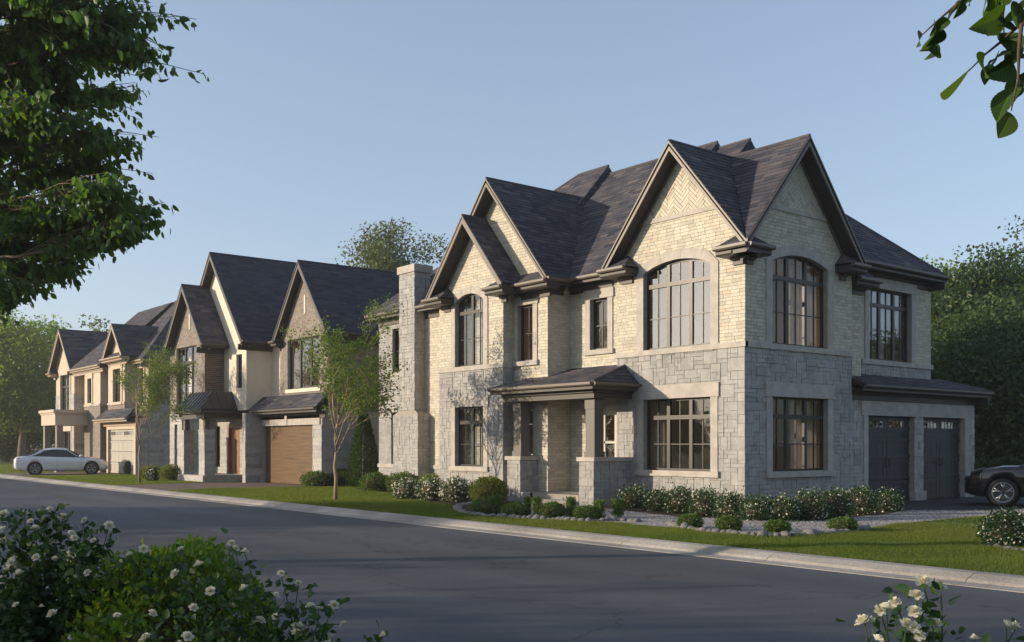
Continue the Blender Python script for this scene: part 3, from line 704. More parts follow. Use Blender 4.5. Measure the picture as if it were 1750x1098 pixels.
# --- far left wall with chimney
WF = wx(19.90); ho = [window(H, WF, 31.15, 31.80, 4.31, 5.92, sashes=1, cols=1, mids=(5.1,), surround=0, glass='glass'), window(H, WF, 31.50, 31.88, .93, 2.84, sashes=1, cols=1, mids=(1.6, 2.3), surround=0)]
w = wall(H, 'wall', WF, [rect(26.87, 32.75, 0, 6.4)], ho, MO)
ashlar(H, 'stone', S, w, WF, [rect(26.87, 32.75, 0, .80)], ho); band(WF, 26.9, 32.78, .80, .93, .06)
bricks(H, 'brick', BR, w, WF, [rect(26.87, 30.2, .93, 6.3)], ho); bricks(H, 'brick', S, w, WF, [rect(30.2, 32.75, .93, 6.3)], ho)  # far end: brick in the grey stone colour, its dim shade painted in
b = MB(); b.prism(WF, rect(31.10, 31.85, 4.18, 4.31), -.1, .06); b.build('sill', TR, rt)
b = MB(); b.prism(WF, rect(31.44, 31.94, 2.84, 3.02), -.1, .05); b.build('lintel_block', TR, rt)
b = MB(); b.box(19.45, 20.1, 29.63, 30.61, 2.85, 7.72); b.box(19.40, 20.05, 29.34, 30.93, 0, 2.70); b.add([(19.40, 29.34, 2.70), (19.40, 30.93, 2.70), (19.90, 30.93, 2.70), (19.90, 29.34, 2.70), (19.45, 29.63, 2.86), (19.45, 30.61, 2.86), (19.9, 30.61, 2.86), (19.9, 29.63, 2.86)], [(0, 4, 5, 1), (0, 3, 7, 4), (1, 5, 6, 2)])
ch = b.build('chimney', MO, rt)
b = MB(); b.box(19.38, 20.17, 29.56, 30.68, 7.72, 7.98); b.build('chimney_cap', TR, ch)
b = MB(); b.box(19.62, 19.93, 29.85, 30.38, 7.98, 8.02); b.build('flue_tile', M['iron'], ch)
for fr, reg in ((wx(19.45), rect(29.61, 30.61, 2.86, 7.72)), (wy(29.63), rect(19.451, 20.1, 2.86, 7.72)), (wx(19.40), rect(29.32, 30.93, 0, 2.70)), (wy(29.34), rect(19.401, 19.9, 0, 2.70))):
    ashlar(H, 'stone', S, ch, fr, [reg], [])
# --- pier, upper garage wing
W7 = wy(15.76); w = wall(H, 'wall', W7, [rect(24.301, 25.13, 3.3, 6.4)], [], MO); bricks(H, 'brick', BR, w, W7, [rect(24.301, 25.13, 3.5, 6.3)], [])
W8 = wy(16.0); ho = [window(H, W8, 25.90, 28.17, 4.08, 6.14, sashes=3, transom=5.68, mids=(4.8,), surround=.22, lintel=.30, sill=0, glass='glass2')]
w = wall(H, 'wall', W8, [rect(25.13, 29.31, 3.3, 6.7)], ho, MO)
bricks(H, 'brick', BR, w, W8, [rect(25.131, 29.31, 4.08, 6.5)], ho); band(W8, 25.5, 29.36, 3.94, 4.08, .07); ashlar(H, 'stone', S, w, W8, [rect(25.52, 29.31, 3.5, 3.94)], [])
# --- garage front
W9 = wy(15.60); d1 = rect(25.17, 27.65, 0, 2.46); d2 = rect(28.15, 30.58, 0, 2.46)
w = wall(H, 'wall', W9, [rect(24.301, 31.21, -.02, 3.2)], [d1, d2], MO)
ashlar(H, 'stone', M['slab'], w, W9, [rect(24.301, 25.0, 0, 3.0), rect(27.65, 28.15, 0, 2.46), rect(30.58, 31.21, 0, 3.0), rect(25.0, 30.58, 2.86, 2.9)], [d1, d2], wide=False)
b = MB(); b.prism(W9, rect(24.31, 31.22, 2.875, 3.11), -.05, .075); b.build('frieze', M['frieze'], rt)
for i in range(4): b = MB(); b.prism(W9, rect(24.85 + i * 1.515 + .002, 24.85 + (i + 1) * 1.515 - .002, 2.46, 2.86), -.1, .06); b.build('lintel_block', TR, rt)
for q, d in ((rect(24.95, 25.175, 0, 2.458), .055), (rect(30.575, 30.82, 0, 2.458), .055), (rect(27.60, 28.20, -.01, .28), .09)): b = MB(); b.prism(W9, q, -.1, d); b.build('door_jamb', TR, rt)
def garage_door(H, fr, u0, u1, z0, z1, m, rows=4, glass=True, name='garage_door', depth=-.16):
    b = MB(); b.prism(fr, rect(u0, u1, z0, z1), depth - .05, depth); d = b.build(name, M[m], H.root)
    h = (z1 - z0) / rows
    for r in range(rows):
        top = r == rows - 1
        for half_ in (0, 1):
            a = u0 + .06 + half_ * (u1 - u0) / 2; c = u0 + (u1 - u0) * (half_ + 1) / 2 - .06 * 1; q = []
            za, zb = z0 + r * h + .07, z0 + (r + 1) * h - .07
            if top: za = zb - .30
            pb = MB(); t = .09 if not top else .10                      # raised frame round the panel
            for rr, pd in ((rect(a - .055, c + .055, za - .05, za + t - .05), .026), (rect(a - .055, c + .055, zb - t + .05, zb + .05), .026), (rect(a, a + t, za + t - .05, zb - t + .05), .008), (rect(c - t, c, za + t - .05, zb - t + .05), .008)): pb.prism(fr, rr, depth - .01, depth + pd)
            k = 3
            if not top:
                for i in range(1, k): uu = a + t + (c - a - 2 * t) * i / k; pb.prism(fr, rect(uu - .008, uu + .008, za + t - .05, zb - t + .05), depth - .01, depth + .004)
            elif glass:
                for i in range(1, 5): uu = a + t + (c - a - 2 * t) * i / 5; pb.prism(fr, rect(uu - .016, uu + .016, za + t - .05, zb - t + .05), depth - .01, depth + .012)
            pb.build('panel', M[m], d)
            if top and glass: gb = MB(); gb.prism(fr, rect(a + t, c - t, za + t - .05, zb - t + .05), depth + .002, depth + .006); gb.build('pane', M['glass2'], d)
    sb = MB()
    for r in range(1, rows): sb.prism(fr, rect(u0 + .01, u1 - .01, z0 + r * h - .012, z0 + r * h + .012), depth - .02, depth + .004)
    sb.build('seam', M['iron'], d)
    if name == 'garage_door':
        for zz in (z0 + (z1 - z0) * .78, z0 + (z1 - z0) * .27):
            for uu, sg in ((u0 + .03, 1), (u1 - .03, -1)):
                hb = MB(); L = .42 * sg; q = rect(min(uu, uu + L), max(uu, uu + L), zz - .018, zz + .018); hb.prism(fr, q, depth + .028, depth + .036); hb.build('hinge', M['iron'], d)
        for sg in (-1, 1):
            um = (u0 + u1) / 2 + sg * .07; hb = MB(); hb.tube([fr.p(um, z0 + 1.0, depth + .03), fr.p(um, z0 + 1.02, depth + .07), fr.p(um, z0 + 1.2, depth + .07), fr.p(um, z0 + 1.22, depth + .03)], [.012] * 4, 6); hb.build('handle', M['iron'], d)
    return d
garage_door(H, W9, 25.17, 27.65, 0.01, 2.46, 'gdoor'); garage_door(H, W9, 28.15, 30.58, 0.01, 2.46, 'gdoor')
b = MB(); b.box(31.0, 31.21, 15.82, 24, 0, 3.2); b.box(29.1, 29.31, 16.22, 24, 3.3, 6.7); b.build('wall', MO, rt)
# --- porch
b = MB(); b.box(18.36, 19.88, 19.98, 22.0, 0, .28); b.box(18.36, 18.95, 21.9, 22.5, 0, .28); pf = b.build('porch_floor', M['concrete'], rt)
b = MB(); b.box(18.05, 18.36, 20.1, 22.3, 0, .14); b.build('step', M['concrete'], rt)
for (ya, yb, yw0, yw1) in ((19.36, 19.93, 19.36, 19.74), (22.43, 23.03, 22.43, 22.80)):
    b = MB(); b.box(18.36, 18.95, ya + .02, yb - .02, 0, 1.20); xe = 19.735 if ya < 20 else 19.015; b.box(18.95, xe, yw0 + .02, yw1, 0, 1.20); pr = b.build('porch_pier', MO, rt)
    ashlar(H, 'stone', S, pr, wx(18.36), [rect(ya, yb, 0, 1.20)], []); ashlar(H, 'stone', S, pr, wy(ya + .02), [rect(18.361, xe, 0, 1.20)], [])
    b = MB(); b.box(18.29, 19.0, ya - .06, yb + .06, 1.20, 1.31); b.box(19.0, xe, ya - .05, yw1 + .05, 1.20, 1.305); b.build('pier_cap', TR, pr)
    yc = (ya + yb) / 2
    b = MB(); b.box(18.47, 18.80, yc - .17, yc + .17, 1.31, 2.78); co = b.build('column', M['column'], rt)
    b = MB(); b.box(18.44, 18.83, yc - .20, yc + .20, 1.31, 1.46); b.build('column_base', M['column'], co); b = MB(); b.box(18.45, 18.82, yc - .19, yc + .19, 2.60, 2.89); b.build('column_capital', M['column'], co)
b = MB(); b.box(18.40, 18.84, 19.34, 23.08, 2.88, 3.06); b.box(18.34, 18.86, 19.30, 23.12, 3.06, 3.13); b.box(18.84, 19.735, 19.40, 19.70, 2.88, 3.06); b.build('porch_beam', M['column'], rt)
b = MB(); b.sweep((18.84, 22.35, 2.875), (18.84, 22.36, 2.875), (1, 0, 0), [(-.4, 0), (0, 0), (-.2, -.02)]); b.build('beam_end', M['fascia'], rt)
eave(H, (18.0, 19.05, 3.30), (18.0, 23.42, 3.30), (-1, 0, 0), .34, c0=.25, c1=.25); eave(H, (18.0, 19.05, 3.30), (19.735, 19.05, 3.30), (0, -1, 0), .30, c0=.30)
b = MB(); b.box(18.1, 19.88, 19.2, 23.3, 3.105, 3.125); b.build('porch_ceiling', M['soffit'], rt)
# --- closing walls and rooms behind the windows
b = MB(); b.box(19.9, 29.1, 32.55, 32.75, 0, 6.4); b.box(27.0, 27.2, 16.3, 32.5, 0, 6.4); b.box(25.0, 31.0, 23.9, 24.1, 0, 6.6); b.build('wall', MO, rt)
b = MB(); b.box(19.97, 29.0, 16.25, 32.5, 3.42, 3.62); b.box(19.96, 24.2, 15.75, 16.25, 3.42, 3.62); b.box(19.25, 19.97, 22.3, 26.8, 3.42, 3.62); b.box(18.85, 19.25, 23.8, 26.7, 3.42, 3.62)
b.box(19.97, 29.0, 16.25, 32.5, 6.42, 6.5); b.box(19.97, 24.0, 15.75, 16.25, 6.46, 6.5)
b.box(19.97, 27, 19.95, 20.05, .2, 6.4); b.box(24.3, 24.4, 16.3, 19.95, .2, 6.4); b.box(23.2, 23.3, 20.05, 32.5, .2, 6.4); b.box(19.95, 23.2, 22.2, 22.28, .2, 6.4); b.box(19.2, 23.2, 27.0, 27.1, .2, 6.4); b.box(19.25, 23.2, 23.60, 23.66, .2, 6.4)
b.box(24.4, 27.0, 19.7, 19.8, 3.6, 6.4)
b.build('interior_wall', M['interior'], rt)
b = MB(); b.box(19.97, 29.0, 16.3, 32.5, .05, .22); b.box(19.97, 24.1, 15.75, 16.3, .05, .22); b.build('interior_floor', M['interior_floor'], rt)
H.flush('stone', 'stonework'); H.flush('brick', 'brickwork'); H.flush('shingle', 'shingle_field')
def curtain(loc, along, width, z0, z1, label, amp=.045, waves=7, flare=1.0):
    n = waves * 6; V = []; F = []; a = Vector(along); p = Vector((-a.y, a.x, 0)); ph = rng.random() * 6
    for j in range(2):
        for i in range(n + 1):
            t = i / n; off = amp * math.sin(t * waves * 2 * math.pi + ph) + amp * .4 * math.sin(t * 17 + ph)
            q = Vector(loc) + a * (t * width) + p * off; V.append((q.x, q.y, z0 if j == 0 else z1))
    F = [(i, i + 1, n + 2 + i, n + 1 + i) for i in range(n)]
    me = bpy.data.meshes.new('curtain'); me.from_pydata(V, [], F); me.polygons.foreach_set('use_smooth', [True] * len(F)); me.update()
    o = link('curtain', me, M['curtain'])
    tag(o, label, 'curtain', 'curtains behind the windows of the corner house'); return o
curtain((22.05, 15.92, 0), (1, 0, 0), 1.25, 3.66, 6.35, 'beige curtain at the right of the arched upstairs window on the shaded side', waves=9)
curtain((20.70, 15.92, 0), (1, 0, 0), .52, 3.66, 6.35, 'narrow beige curtain at the left of the arched upstairs window on the shaded side')
curtain((22.20, 15.92, 0), (1, 0, 0), 1.10, .25, 2.95, 'beige curtain at the right of the downstairs window on the shaded side', waves=8)
curtain((20.70, 15.92, 0), (1, 0, 0), .45, .25, 2.95, 'beige curtain at the left of the downstairs window on the shaded side')
curtain((20.12, 16.42, 0), (0, 1, 0), .38, 3.66, 6.35, 'beige curtain at the right of the arched upstairs window on the sunny side', waves=4)
curtain((20.12, 18.45, 0), (0, 1, 0), .50, .25, 2.95, 'beige curtain at the left of the downstairs window on the sunny side')
# ================================================================== HOUSE 2 (brown brick and stucco, wooden garage door)
H2 = House('brick_and_stucco_house', 'middle house of brown brick and cream stucco with a wooden garage door', (21, 41, 0))
H = H2; rt = H.root; DB = M['darkbrick']; MD = M['mortar_dark']; SL = M['slab']
g_r = dict(c=37.35, hf=2.35, ze=6.10, za=9.13); g_s = dict(c=44.4, hf=3.5, ze=6.16, za=10.40); g_b = dict(c=45.45, hf=2.32, ze=6.15, za=8.98)
roofs = gable_roof(H, None, 'x', 18.85, 30, g_r['c'], g_r['hf'], g_r['ze'], g_r['za']) + gable_roof(H, None, 'x', 18.0, 30, g_s['c'], g_s['hf'], g_s['ze'], g_s['za'])
rb_ = gable_roof(H, None, 'x', 17.1, 18.4, g_b['c'], g_b['hf'], g_b['ze'], g_b['za'])
sk = [[(18.45, 35.05, 3.12), (18.45, 41.3, 3.12), (19.2, 41.3, 3.72), (19.2, 35.4, 3.72)]]
b = MB()
for q in roofs: b.slab(q, .14); note_roof(q)
for q in rb_ + sk: b.slab(q, .10)
roof = b.build('roof', M['deck'], rt)
for q in roofs: shingles(H, M['shingle2'], roof, q, lmin=.3, lmax=.6)
b = MB()
for q in rb_: b.slab(q, .02)
lw = b.build('bay_roof', M['deck'], rt)
for q in rb_: shingles(H, M['shingle'], lw, q, lmin=.3, lmax=.6, lift=.004)
b = MB(); b.slab(sk[0], .02); lw = b.build('garage_skirt_roof', M['deck'], rt); shingles(H, M['shingle'], lw, sk[0], lmin=.3, lmax=.6, lift=.004)
for p, q in (((18.85, 37.35, 9.13), (30, 37.35, 9.13)), ((18.0, 44.4, 10.4), (30, 44.4, 10.4)), ((17.1, 45.45, 8.98), (18.4, 45.45, 8.98))): b = MB(); b.tube([p, q], [.045, .045], 6); b.build('ridge_cap', M['shingle2'], roof)
for a, ap, ov in (((18.85, 35.0, 6.10), (18.85, 37.35, 9.13), .35), ((18.85, 39.7, 6.10), (18.85, 37.35, 9.13), .35), ((18.0, 40.9, 6.16), (18.0, 44.4, 10.4), .40), ((18.0, 47.9, 6.16), (18.0, 44.4, 10.4), .40),
                  ((17.1, 43.13, 6.15), (17.1, 45.45, 8.98), .40), ((17.1, 47.77, 6.15), (17.1, 45.45, 8.98), .40)): rake(H, a, ap, (-1, 0, 0), ov, 'fascia2', hgt=.30)
eave(H, (18.85, 35.0, 6.10), (30, 35.0, 6.10), (0, -1, 0), .40, 'fascia2'); eave(H, (18.0, 40.9, 6.16), (20.5, 40.9, 6.16), (0, -1, 0), .40, 'fascia2'); eave(H, (17.1, 43.13, 6.15), (18.38, 43.13, 6.15), (0, -1, 0), .57, 'fascia2')
eave(H, (18.45, 35.05, 3.12), (18.45, 40.9, 3.12), (-1, 0, 0), .45, 'fascia2')
cornice_return(H, (18.82, 39.85, 6.05), (0, -1, 0), (-1, 0, 0), .5, .38, 'fascia2', rise=.2, inner=.2)
def under2(g, w0, w1, z0): return gable_tri(g['c'], g['hf'], g['ze'], g['za'], w0, w1, z0)
fr = wx(19.2); ho = [window(H, fr, 36.12, 38.95, 3.95, 6.02, sashes=3, cols=1, surround=0, frame='frame', glass='glass2')]
w = wall(H, 'wall', fr, [under2(g_r, 35.40, 39.65, 3.0)], ho, MD); bricks(H, 'brick', DB, w, fr, [under2(g_r, 35.38, 39.65, 3.0)], ho, h=.085, lmin=.24, lmax=.26, joint=.012)
b = MB(); b.prism(fr, rect(36.0, 39.05, 3.80, 3.95), -.1, .07); b.build('sill', M['stucco'], rt); b = MB(); b.prism(fr, rect(37.30, 37.42, 7.0, 7.75), 0, .04); b.build('stone_accent', M['stucco'], rt)
fr = wy(35.40); w = wall(H, 'wall', fr, [rect(19.422, 28, 2.95, 6.0)], [], MD); bricks(H, 'brick', DB, w, fr, [rect(19.201, 27, 2.95, 5.9)], [], h=.085, lmin=.24, lmax=.26, joint=.012)
w = wall(H, 'wall', fr, [rect(19.122, 28, 0, 2.945)], [], MD); ashlar(H, 'stone', SL, w, fr, [rect(18.901, 26, 0, 2.95)], [], cell=.16, wide=True)
fr = wx(18.9); dr = rect(36.12, 40.74, 0, 2.44)
w = wall(H, 'wall', fr, [rect(35.40, 40.80, 0, 3.05)], [dr], MD); ashlar(H, 'stone', SL, w, fr, [rect(35.38, 36.12, 0, 2.44)], [dr], cell=.16, wide=True)
for i in range(4): b = MB(); b.prism(fr, rect(35.5 + i * 1.32 + .002, 35.5 + (i + 1) * 1.32 - .002, 2.44, 2.86), -.1, .05); b.build('lintel_block', M['trim'], rt)
b = MB(); b.prism(fr, rect(38.3, 38.5, 2.44, 2.92), -.1, .075); b.build('keystone', M['trim'], rt)
b = MB(); b.prism(fr, rect(36.12, 40.74, .01, 2.44), -.2, -.15); gd = b.build('garage_door', M['wood'], rt)
for r in range(14):
    b = MB(); b.prism(fr, rect(36.13, 40.73, .015 + r * .173, .015 + (r + 1) * .173 - .008), -.155, -.135 - .004 * (r % 2)); b.build('plank', M['wood'], gd)
fr = wy(40.80); w = wall(H, 'wall', fr, [rect(18.851, 18.899, 0, 3.0)], [], MD, th=.3); ashlar(H, 'stone', SL, w, fr, [rect(18.151, 18.899, 0, 3.0)], [], cell=.16, wide=True)
fr = wx(18.15); w = wall(H, 'wall', fr, [rect(40.80, 41.10, 0, 3.0)], [], MD, th=.7); ashlar(H, 'stone', SL, w, fr, [rect(40.78, 41.10, 0, 3.0)], [], cell=.16)
fr = wx(18.9); ho = [rect(43.05, 44.40, .32, 2.50), rect(45.3, 46.0, .6, 2.5)]
w = wall(H, 'wall', fr, [rect(41.10, 47.9, 0, 3.2)], ho, MD); ashlar(H, 'stone', SL, w, fr, [rect(41.10, 47.0, .3, 3.0)], ho, cell=.16, wide=True)
b = MB(); b.prism(fr, rect(43.05, 43.15, .32, 2.5), -.2, .02); b.prism(fr, rect(44.30, 44.40, .32, 2.5), -.2, .02); b.prism(fr, rect(43.15, 44.30, 2.40, 2.5), -.2, .02)
dd = b.build('front_door', M['wooddoor'], rt)
b = MB(); b.prism(fr, rect(43.15, 44.30, .33, 2.40), -.2, -.10)
for r in rect(43.3, 43.65, .5, 1.2), rect(43.8, 44.15, .5, 1.2), rect(43.3, 43.65, 1.35, 2.2), rect(43.8, 44.15, 1.35, 2.2): b.prism(fr, r, -.12, -.085)
b.build('door_leaf', M['wooddoor'], dd)
b = MB(); b.tube([fr.p(43.24, 1.0, -.04), fr.p(43.24, 1.5, -.04)], [.014, .014], 6); b.build('handle', M['iron'], dd)
window(H, fr, 45.3, 46.0, .6, 2.5, sashes=1, cols=1, surround=0)
fr = wx(17.5); ho = [window(H, fr, 44.65, 47.12, 3.45, 6.18, sashes=3, cols=1, transom=5.45, mids=(4.35,), surround=0, glass='glass2'), rect(47.0, 47.35, .5, 2.6)]
w = wall(H, 'wall', fr, [under2(g_b, 43.70, 47.96, 3.1)], ho, MD); bricks(H, 'brick', DB, w, fr, [under2(g_b, 43.68, 47.96, 3.1)], ho, h=.085, lmin=.24, lmax=.26, joint=.012)
b = MB(); b.prism(fr, rect(45.38, 45.50, 6.95, 7.65), 0, .04); b.build('stone_accent', M['stucco'], rt)
w = wall(H, 'wall', fr, [rect(46.4, 47.96, 0, 3.1)], ho, MD); ashlar(H, 'stone', SL, w, fr, [rect(46.4, 47.96, 0, 3.1)], ho, cell=.16, wide=True)
window(H, fr, 47.0, 47.35, .5, 2.6, sashes=1, cols=1, surround=0)
fr = wy(43.70); w = wall(H, 'wall', fr, [rect(17.722, 18.399, 3.1, 6.1)], [], MD, th=.1); bricks(H, 'brick', M['shadebrick'], w, fr, [rect(17.501, 18.39, 3.1, 6.0)], [], h=.085, lmin=.24, lmax=.26, joint=.012)  # bay flank in a darker brick than the front, shade put into the colour
b = MB(); b.box(17.55, 18.9, 43.7, 47.9, 3.0, 3.1); b.build('porch_ceiling', M['soffit'], rt)
fr = wx(18.4); ho = [window(H, fr, 41.75, 42.35, 4.13, 5.62, sashes=1, cols=1, mids=(4.9,), surround=0)]
wall(H, 'stucco_wall', fr, [under2(g_s, 41.30, 47.9, 3.15)], ho, M['stucco'])
wall(H, 'stucco_wall', wy(41.30), [rect(18.621, 19.599, 3.15, 6.1)], [], M['stucco'], th=.2)
fr = wx(19.6); ho = [window(H, fr, 40.05, 40.40, 4.0, 5.7, sashes=1, cols=1, surround=0)]
wall(H, 'stucco_wall', fr, [rect(39.5, 41.3, 3.15, 6.1)], ho, M['stucco'])
# metal porch roof with seams
pq = [[(16.75, 42.2, 3.20), (16.75, 45.4, 3.20), (17.48, 45.4, 4.0), (17.48, 42.85, 4.0)], [(16.75, 42.2, 3.20), (18.9, 42.2, 3.20), (18.9, 42.85, 4.0), (17.48, 42.85, 4.0)]]
b = MB()
for q in pq: b.slab(q, .06)
mr = b.build('metal_porch_roof', M['metalroof'], rt)
for i in range(9):
    y = 42.35 + i * .38
    if y > 45.3: break
    b = MB(); x1, z1 = (17.48, 4.0) if y > 42.85 else (16.75 + .73 * (y - 42.2) / .65, 3.2 + .8 * (y - 42.2) / .65); b.tube([(16.75, y, 3.215), (x1, y, z1 + .015)], [.018, .018], 4); b.build('seam', M['metalroof'], mr)
for i in range(6):
    x = 16.95 + i * .36; b = MB(); f_ = min(1, (x - 16.75) / .73); b.tube([(x, 42.2, 3.215), (x, 42.2 + .65 * f_, 3.215 + .8 * f_)], [.018, .018], 4); b.build('seam', M['metalroof'], mr)
b = MB(); b.box(16.74, 16.83, 42.2, 45.4, 3.02, 3.18); b.box(16.83, 18.9, 42.2, 42.29, 3.02, 3.18); b.box(16.95, 17.15, 42.4, 45.3, 2.78, 3.02); b.box(17.15, 18.9, 42.4, 42.6, 2.78, 3.02); b.build('porch_beam', M['frieze'], rt)
b = MB(); b.box(16.9, 18.9, 42.35, 46.4, 0, .30); b.build('porch_floor', M['concrete'], rt)
b = MB(); b.box(16.85, 17.0, 42.3, 45.6, 0, .29); b.build('step', M['slab'], rt)
for ya, yb in ((42.45, 43.08), (44.85, 45.4)):
    b = MB(); b.box(17.0, 17.45, ya, yb, .30, 2.22); pr = b.build('porch_pier', MD, rt)
    ashlar(H, 'stone', SL, pr, wx(17.0), [rect(ya - .02, yb, .30, 2.22)], [], cell=.16, wide=True); ashlar(H, 'stone', SL, pr, wy(ya), [rect(17.001, 17.45, .30, 2.22)], [], cell=.16, wide=True)
    b = MB(); b.box(16.96, 17.5, ya - .05, yb + .05, 2.22, 2.30); b.build('pier_cap', M['slab'], pr)
    b = MB(); b.box(17.1, 17.32, (ya + yb) / 2 - .11, (ya + yb) / 2 + .11, 2.30, 2.80); b.build('column', M['fascia2'], rt)
b = MB(); b.box(19.0, 28, 47.8, 48, 0, 6.1); b.box(27.8, 28, 35.6, 47.8, 0, 6.1); b.build('wall', MD, rt)
b = MB(); b.box(19.45, 27.8, 35.62, 47.8, 3.2, 3.4); b.box(17.75, 19.45, 43.9, 47.7, 3.2, 3.4); b.box(21.5, 21.6, 35.62, 47.8, .2, 6.0); b.box(19.25, 21.5, 39.70, 39.8, 3.4, 6); b.box(19.45, 27, 35.7, 47.8, 6.02, 6.08); b.build('interior_wall', M['interior'], rt)
H.flush('stone', 'stonework', 150); H.flush('brick', 'brickwork', 60); H.flush('shingle', 'shingle_field', 60)

# ================================================================== HOUSE 3 (beige, far left, with balcony)
H3 = House('beige_house', 'beige stucco house with a balcony porch, farthest left behind the silver car', (21, 63, 0))
H = H3; rt = H.root; ST = M['stucco2']
g_a = dict(c=58.22, hf=1.75, ze=6.60, za=8.46); g_c = dict(c=68.85, hf=2.55, ze=6.42, za=9.10)
roofs = gable_roof(H, None, 'x', 17.9, 24, g_a['c'], g_a['hf'], g_a['ze'], g_a['za']) + gable_roof(H, None, 'x', 17.85, 25, g_c['c'], g_c['hf'], g_c['ze'], g_c['za'])
roofs.append([(17.85, 60.2, 6.3), (17.85, 66.5, 6.3), (22, 66.0, 10.2), (22, 60.0, 10.2)])
roofs.append([(18.55, 55.0, 6.3), (18.55, 60.3, 6.3), (22.3, 60.3, 10.35), (22.3, 58.7, 10.35)])
roofs.append([(18.55, 55.0, 6.3), (28, 55.0, 6.3), (24.5, 58.7, 10.35), (22.3, 58.7, 10.35)])
roofs.append([(28, 55.0, 6.3), (28, 71, 6.3), (24.5, 66.0, 10.35), (24.5, 58.7, 10.35)])
roofs.append([(22, 66.0, 10.2), (24.5, 66, 10.35), (24.5, 60, 10.35), (22, 60, 10.2)])
sk = [[(17.75, 55.2, 3.10), (17.75, 60.9, 3.10), (18.3, 60.5, 3.65), (18.3, 55.5, 3.65)]]
b = MB()
for q in roofs + sk: b.slab(q, .12)
for q in roofs: note_roof(q)
b.add([(18.0, 60.25, 6.3), (24, 60.25, 6.3), (22, 60.25, 10.2)], [(0, 1, 2)])
roof = b.build('roof', M['deck'], rt)
for q in roofs + sk: shingles(H, M['shingle'], roof, q, lmin=.35, lmax=.7)
for a, ap in (((17.9, 56.47, 6.6), (17.9, 58.22, 8.46)), ((17.9, 59.97, 6.6), (17.9, 58.22, 8.46)), ((17.85, 66.3, 6.42), (17.85, 68.85, 9.10)), ((17.85, 71.4, 6.42), (17.85, 68.85, 9.10))): rake(H, a, ap, (-1, 0, 0), .42, 'fascia3', hgt=.3)
cornice_return(H, (17.88, 56.4, 6.55), (0, 1, 0), (-1, 0, 0), 3.65, .42, 'fascia3', rise=.3, inner=.1)
cornice_return(H, (17.83, 71.5, 6.36), (0, -1, 0), (-1, 0, 0), .8, .42, 'fascia3')
eave(H, (17.85, 60.3, 6.3), (17.85, 66.3, 6.3), (-1, 0, 0), .25, 'fascia3'); eave(H, (18.55, 55.0, 6.3), (18.55, 57.0, 6.3), (-1, 0, 0), .45, 'fascia3'); eave(H, (18.55, 55.0, 6.3), (28, 55.0, 6.3), (0, -1, 0), .40, 'fascia3'); eave(H, (17.85, 66.3, 6.42), (19.0, 66.3, 6.42), (0, -1, 0), .60, 'fascia3')
eave(H, (17.75, 55.2, 3.10), (17.75, 60.9, 3.10), (-1, 0, 0), .55, 'fascia3')
fr = wx(18.3); ho = [window(H, fr, 57.78, 59.12, 4.05, 5.92, sashes=2, cols=1, transom=5.3, mids=(4.6,), surround=.25, lintel=.3, trim='stucco2')]
wall(H, 'wall', fr, [gable_tri(58.22, 1.75, 6.6, 8.46, 57.17, 60.08, 4.0)], ho, ST)
w = wall(H, 'wall', fr, [rect(57.17, 60.08, 3.05, 4.0)], [], MD); bricks(H, 'brick', DB, w, fr, [rect(57.15, 60.08, 3.1, 3.9)], [], h=.085)
wall(H, 'wall', wy(57.17), [rect(18.521, 18.999, 3.1, 6.4)], [], ST, th=.1)
fr = wx(19.0); ho = [window(H, fr, 56.09, 56.86, 4.0, 5.9, sashes=1, cols=2, mids=(4.9,), surround=.18, trim='stucco2')]
wall(H, 'wall', fr, [rect(55.4, 57.2, 3.95, 6.2)], ho, ST); w = wall(H, 'wall', fr, [rect(55.4, 57.2, 3.05, 3.95)], [], MD); bricks(H, 'brick', DB, w, fr, [rect(55.38, 57.17, 3.1, 3.9)], [], h=.085)
fr = wy(55.40); w = wall(H, 'wall', fr, [rect(19.221, 28, 0, 6.1)], [], MD); ashlar(H, 'stone', SL, w, fr, [rect(19.001, 26, 0, 6.0)], [], cell=.17, wide=True)
fr = wx(18.3); dr = rect(55.7, 60.15, 0, 2.5); w = wall(H, 'wall', fr, [rect(55.4, 60.4, 0, 3.1)], [dr], ST); garage_door(H, fr, 55.7, 60.15, .01, 2.5, 'gdoor3', rows=4, name='carriage_garage_door')
w = wall(H, 'wall', wy(55.40), [rect(18.521, 18.999, 0, 3.1)], [], MD, th=.1)
ashlar(H, 'stone', SL, w, wy(55.40), [rect(18.301, 19.0, 0, 3.1)], [], cell=.17, wide=True)
fr = wx(18.1); ho = [window(H, fr, 62.5, 63.3, 4.12, 5.6, sashes=1, cols=1, mids=(4.9,), surround=.2, trim='stucco2')]
wall(H, 'wall', fr, [rect(60.9, 64.0, 4.0, 6.2)], ho, ST); w = wall(H, 'wall', fr, [rect(60.9, 64.0, 0, 4.0)], [], MD); bricks(H, 'brick', M['darkbrick'], w, fr, [rect(60.88, 64, 0, 3.9)], [], h=.085)
wall(H, 'wall', wy(60.9), [rect(18.321, 19.5, 4.0, 6.2)], [], ST, th=.1); w = wall(H, 'wall', wy(60.9), [rect(18.321, 19.5, 0, 3.999)], [], MD, th=.1); bricks(H, 'brick', M['darkbrick'], w, wy(60.9), [rect(18.101, 19.4, 0, 3.9)], [], h=.085)
b = MB(); b.prism(wx(18.1), rect(60.85, 64.0, 3.92, 4.05), -.05, .06); b.prism(wx(18.3), rect(57.1, 60.1, 3.92, 4.04), -.05, .06); b.build('band', M['trim'], rt)
fr = wx(18.3); ho = [window(H, fr, 67.82, 69.98, 3.7, 6.15, sashes=2, cols=1, transom=5.4, mids=(4.6,), surround=.2, trim='stucco2'), window(H, fr, 67.6, 69.4, .6, 2.5, sashes=2, cols=2, mids=(1.5,), surround=.1, sill=0, trim='stucco2')]
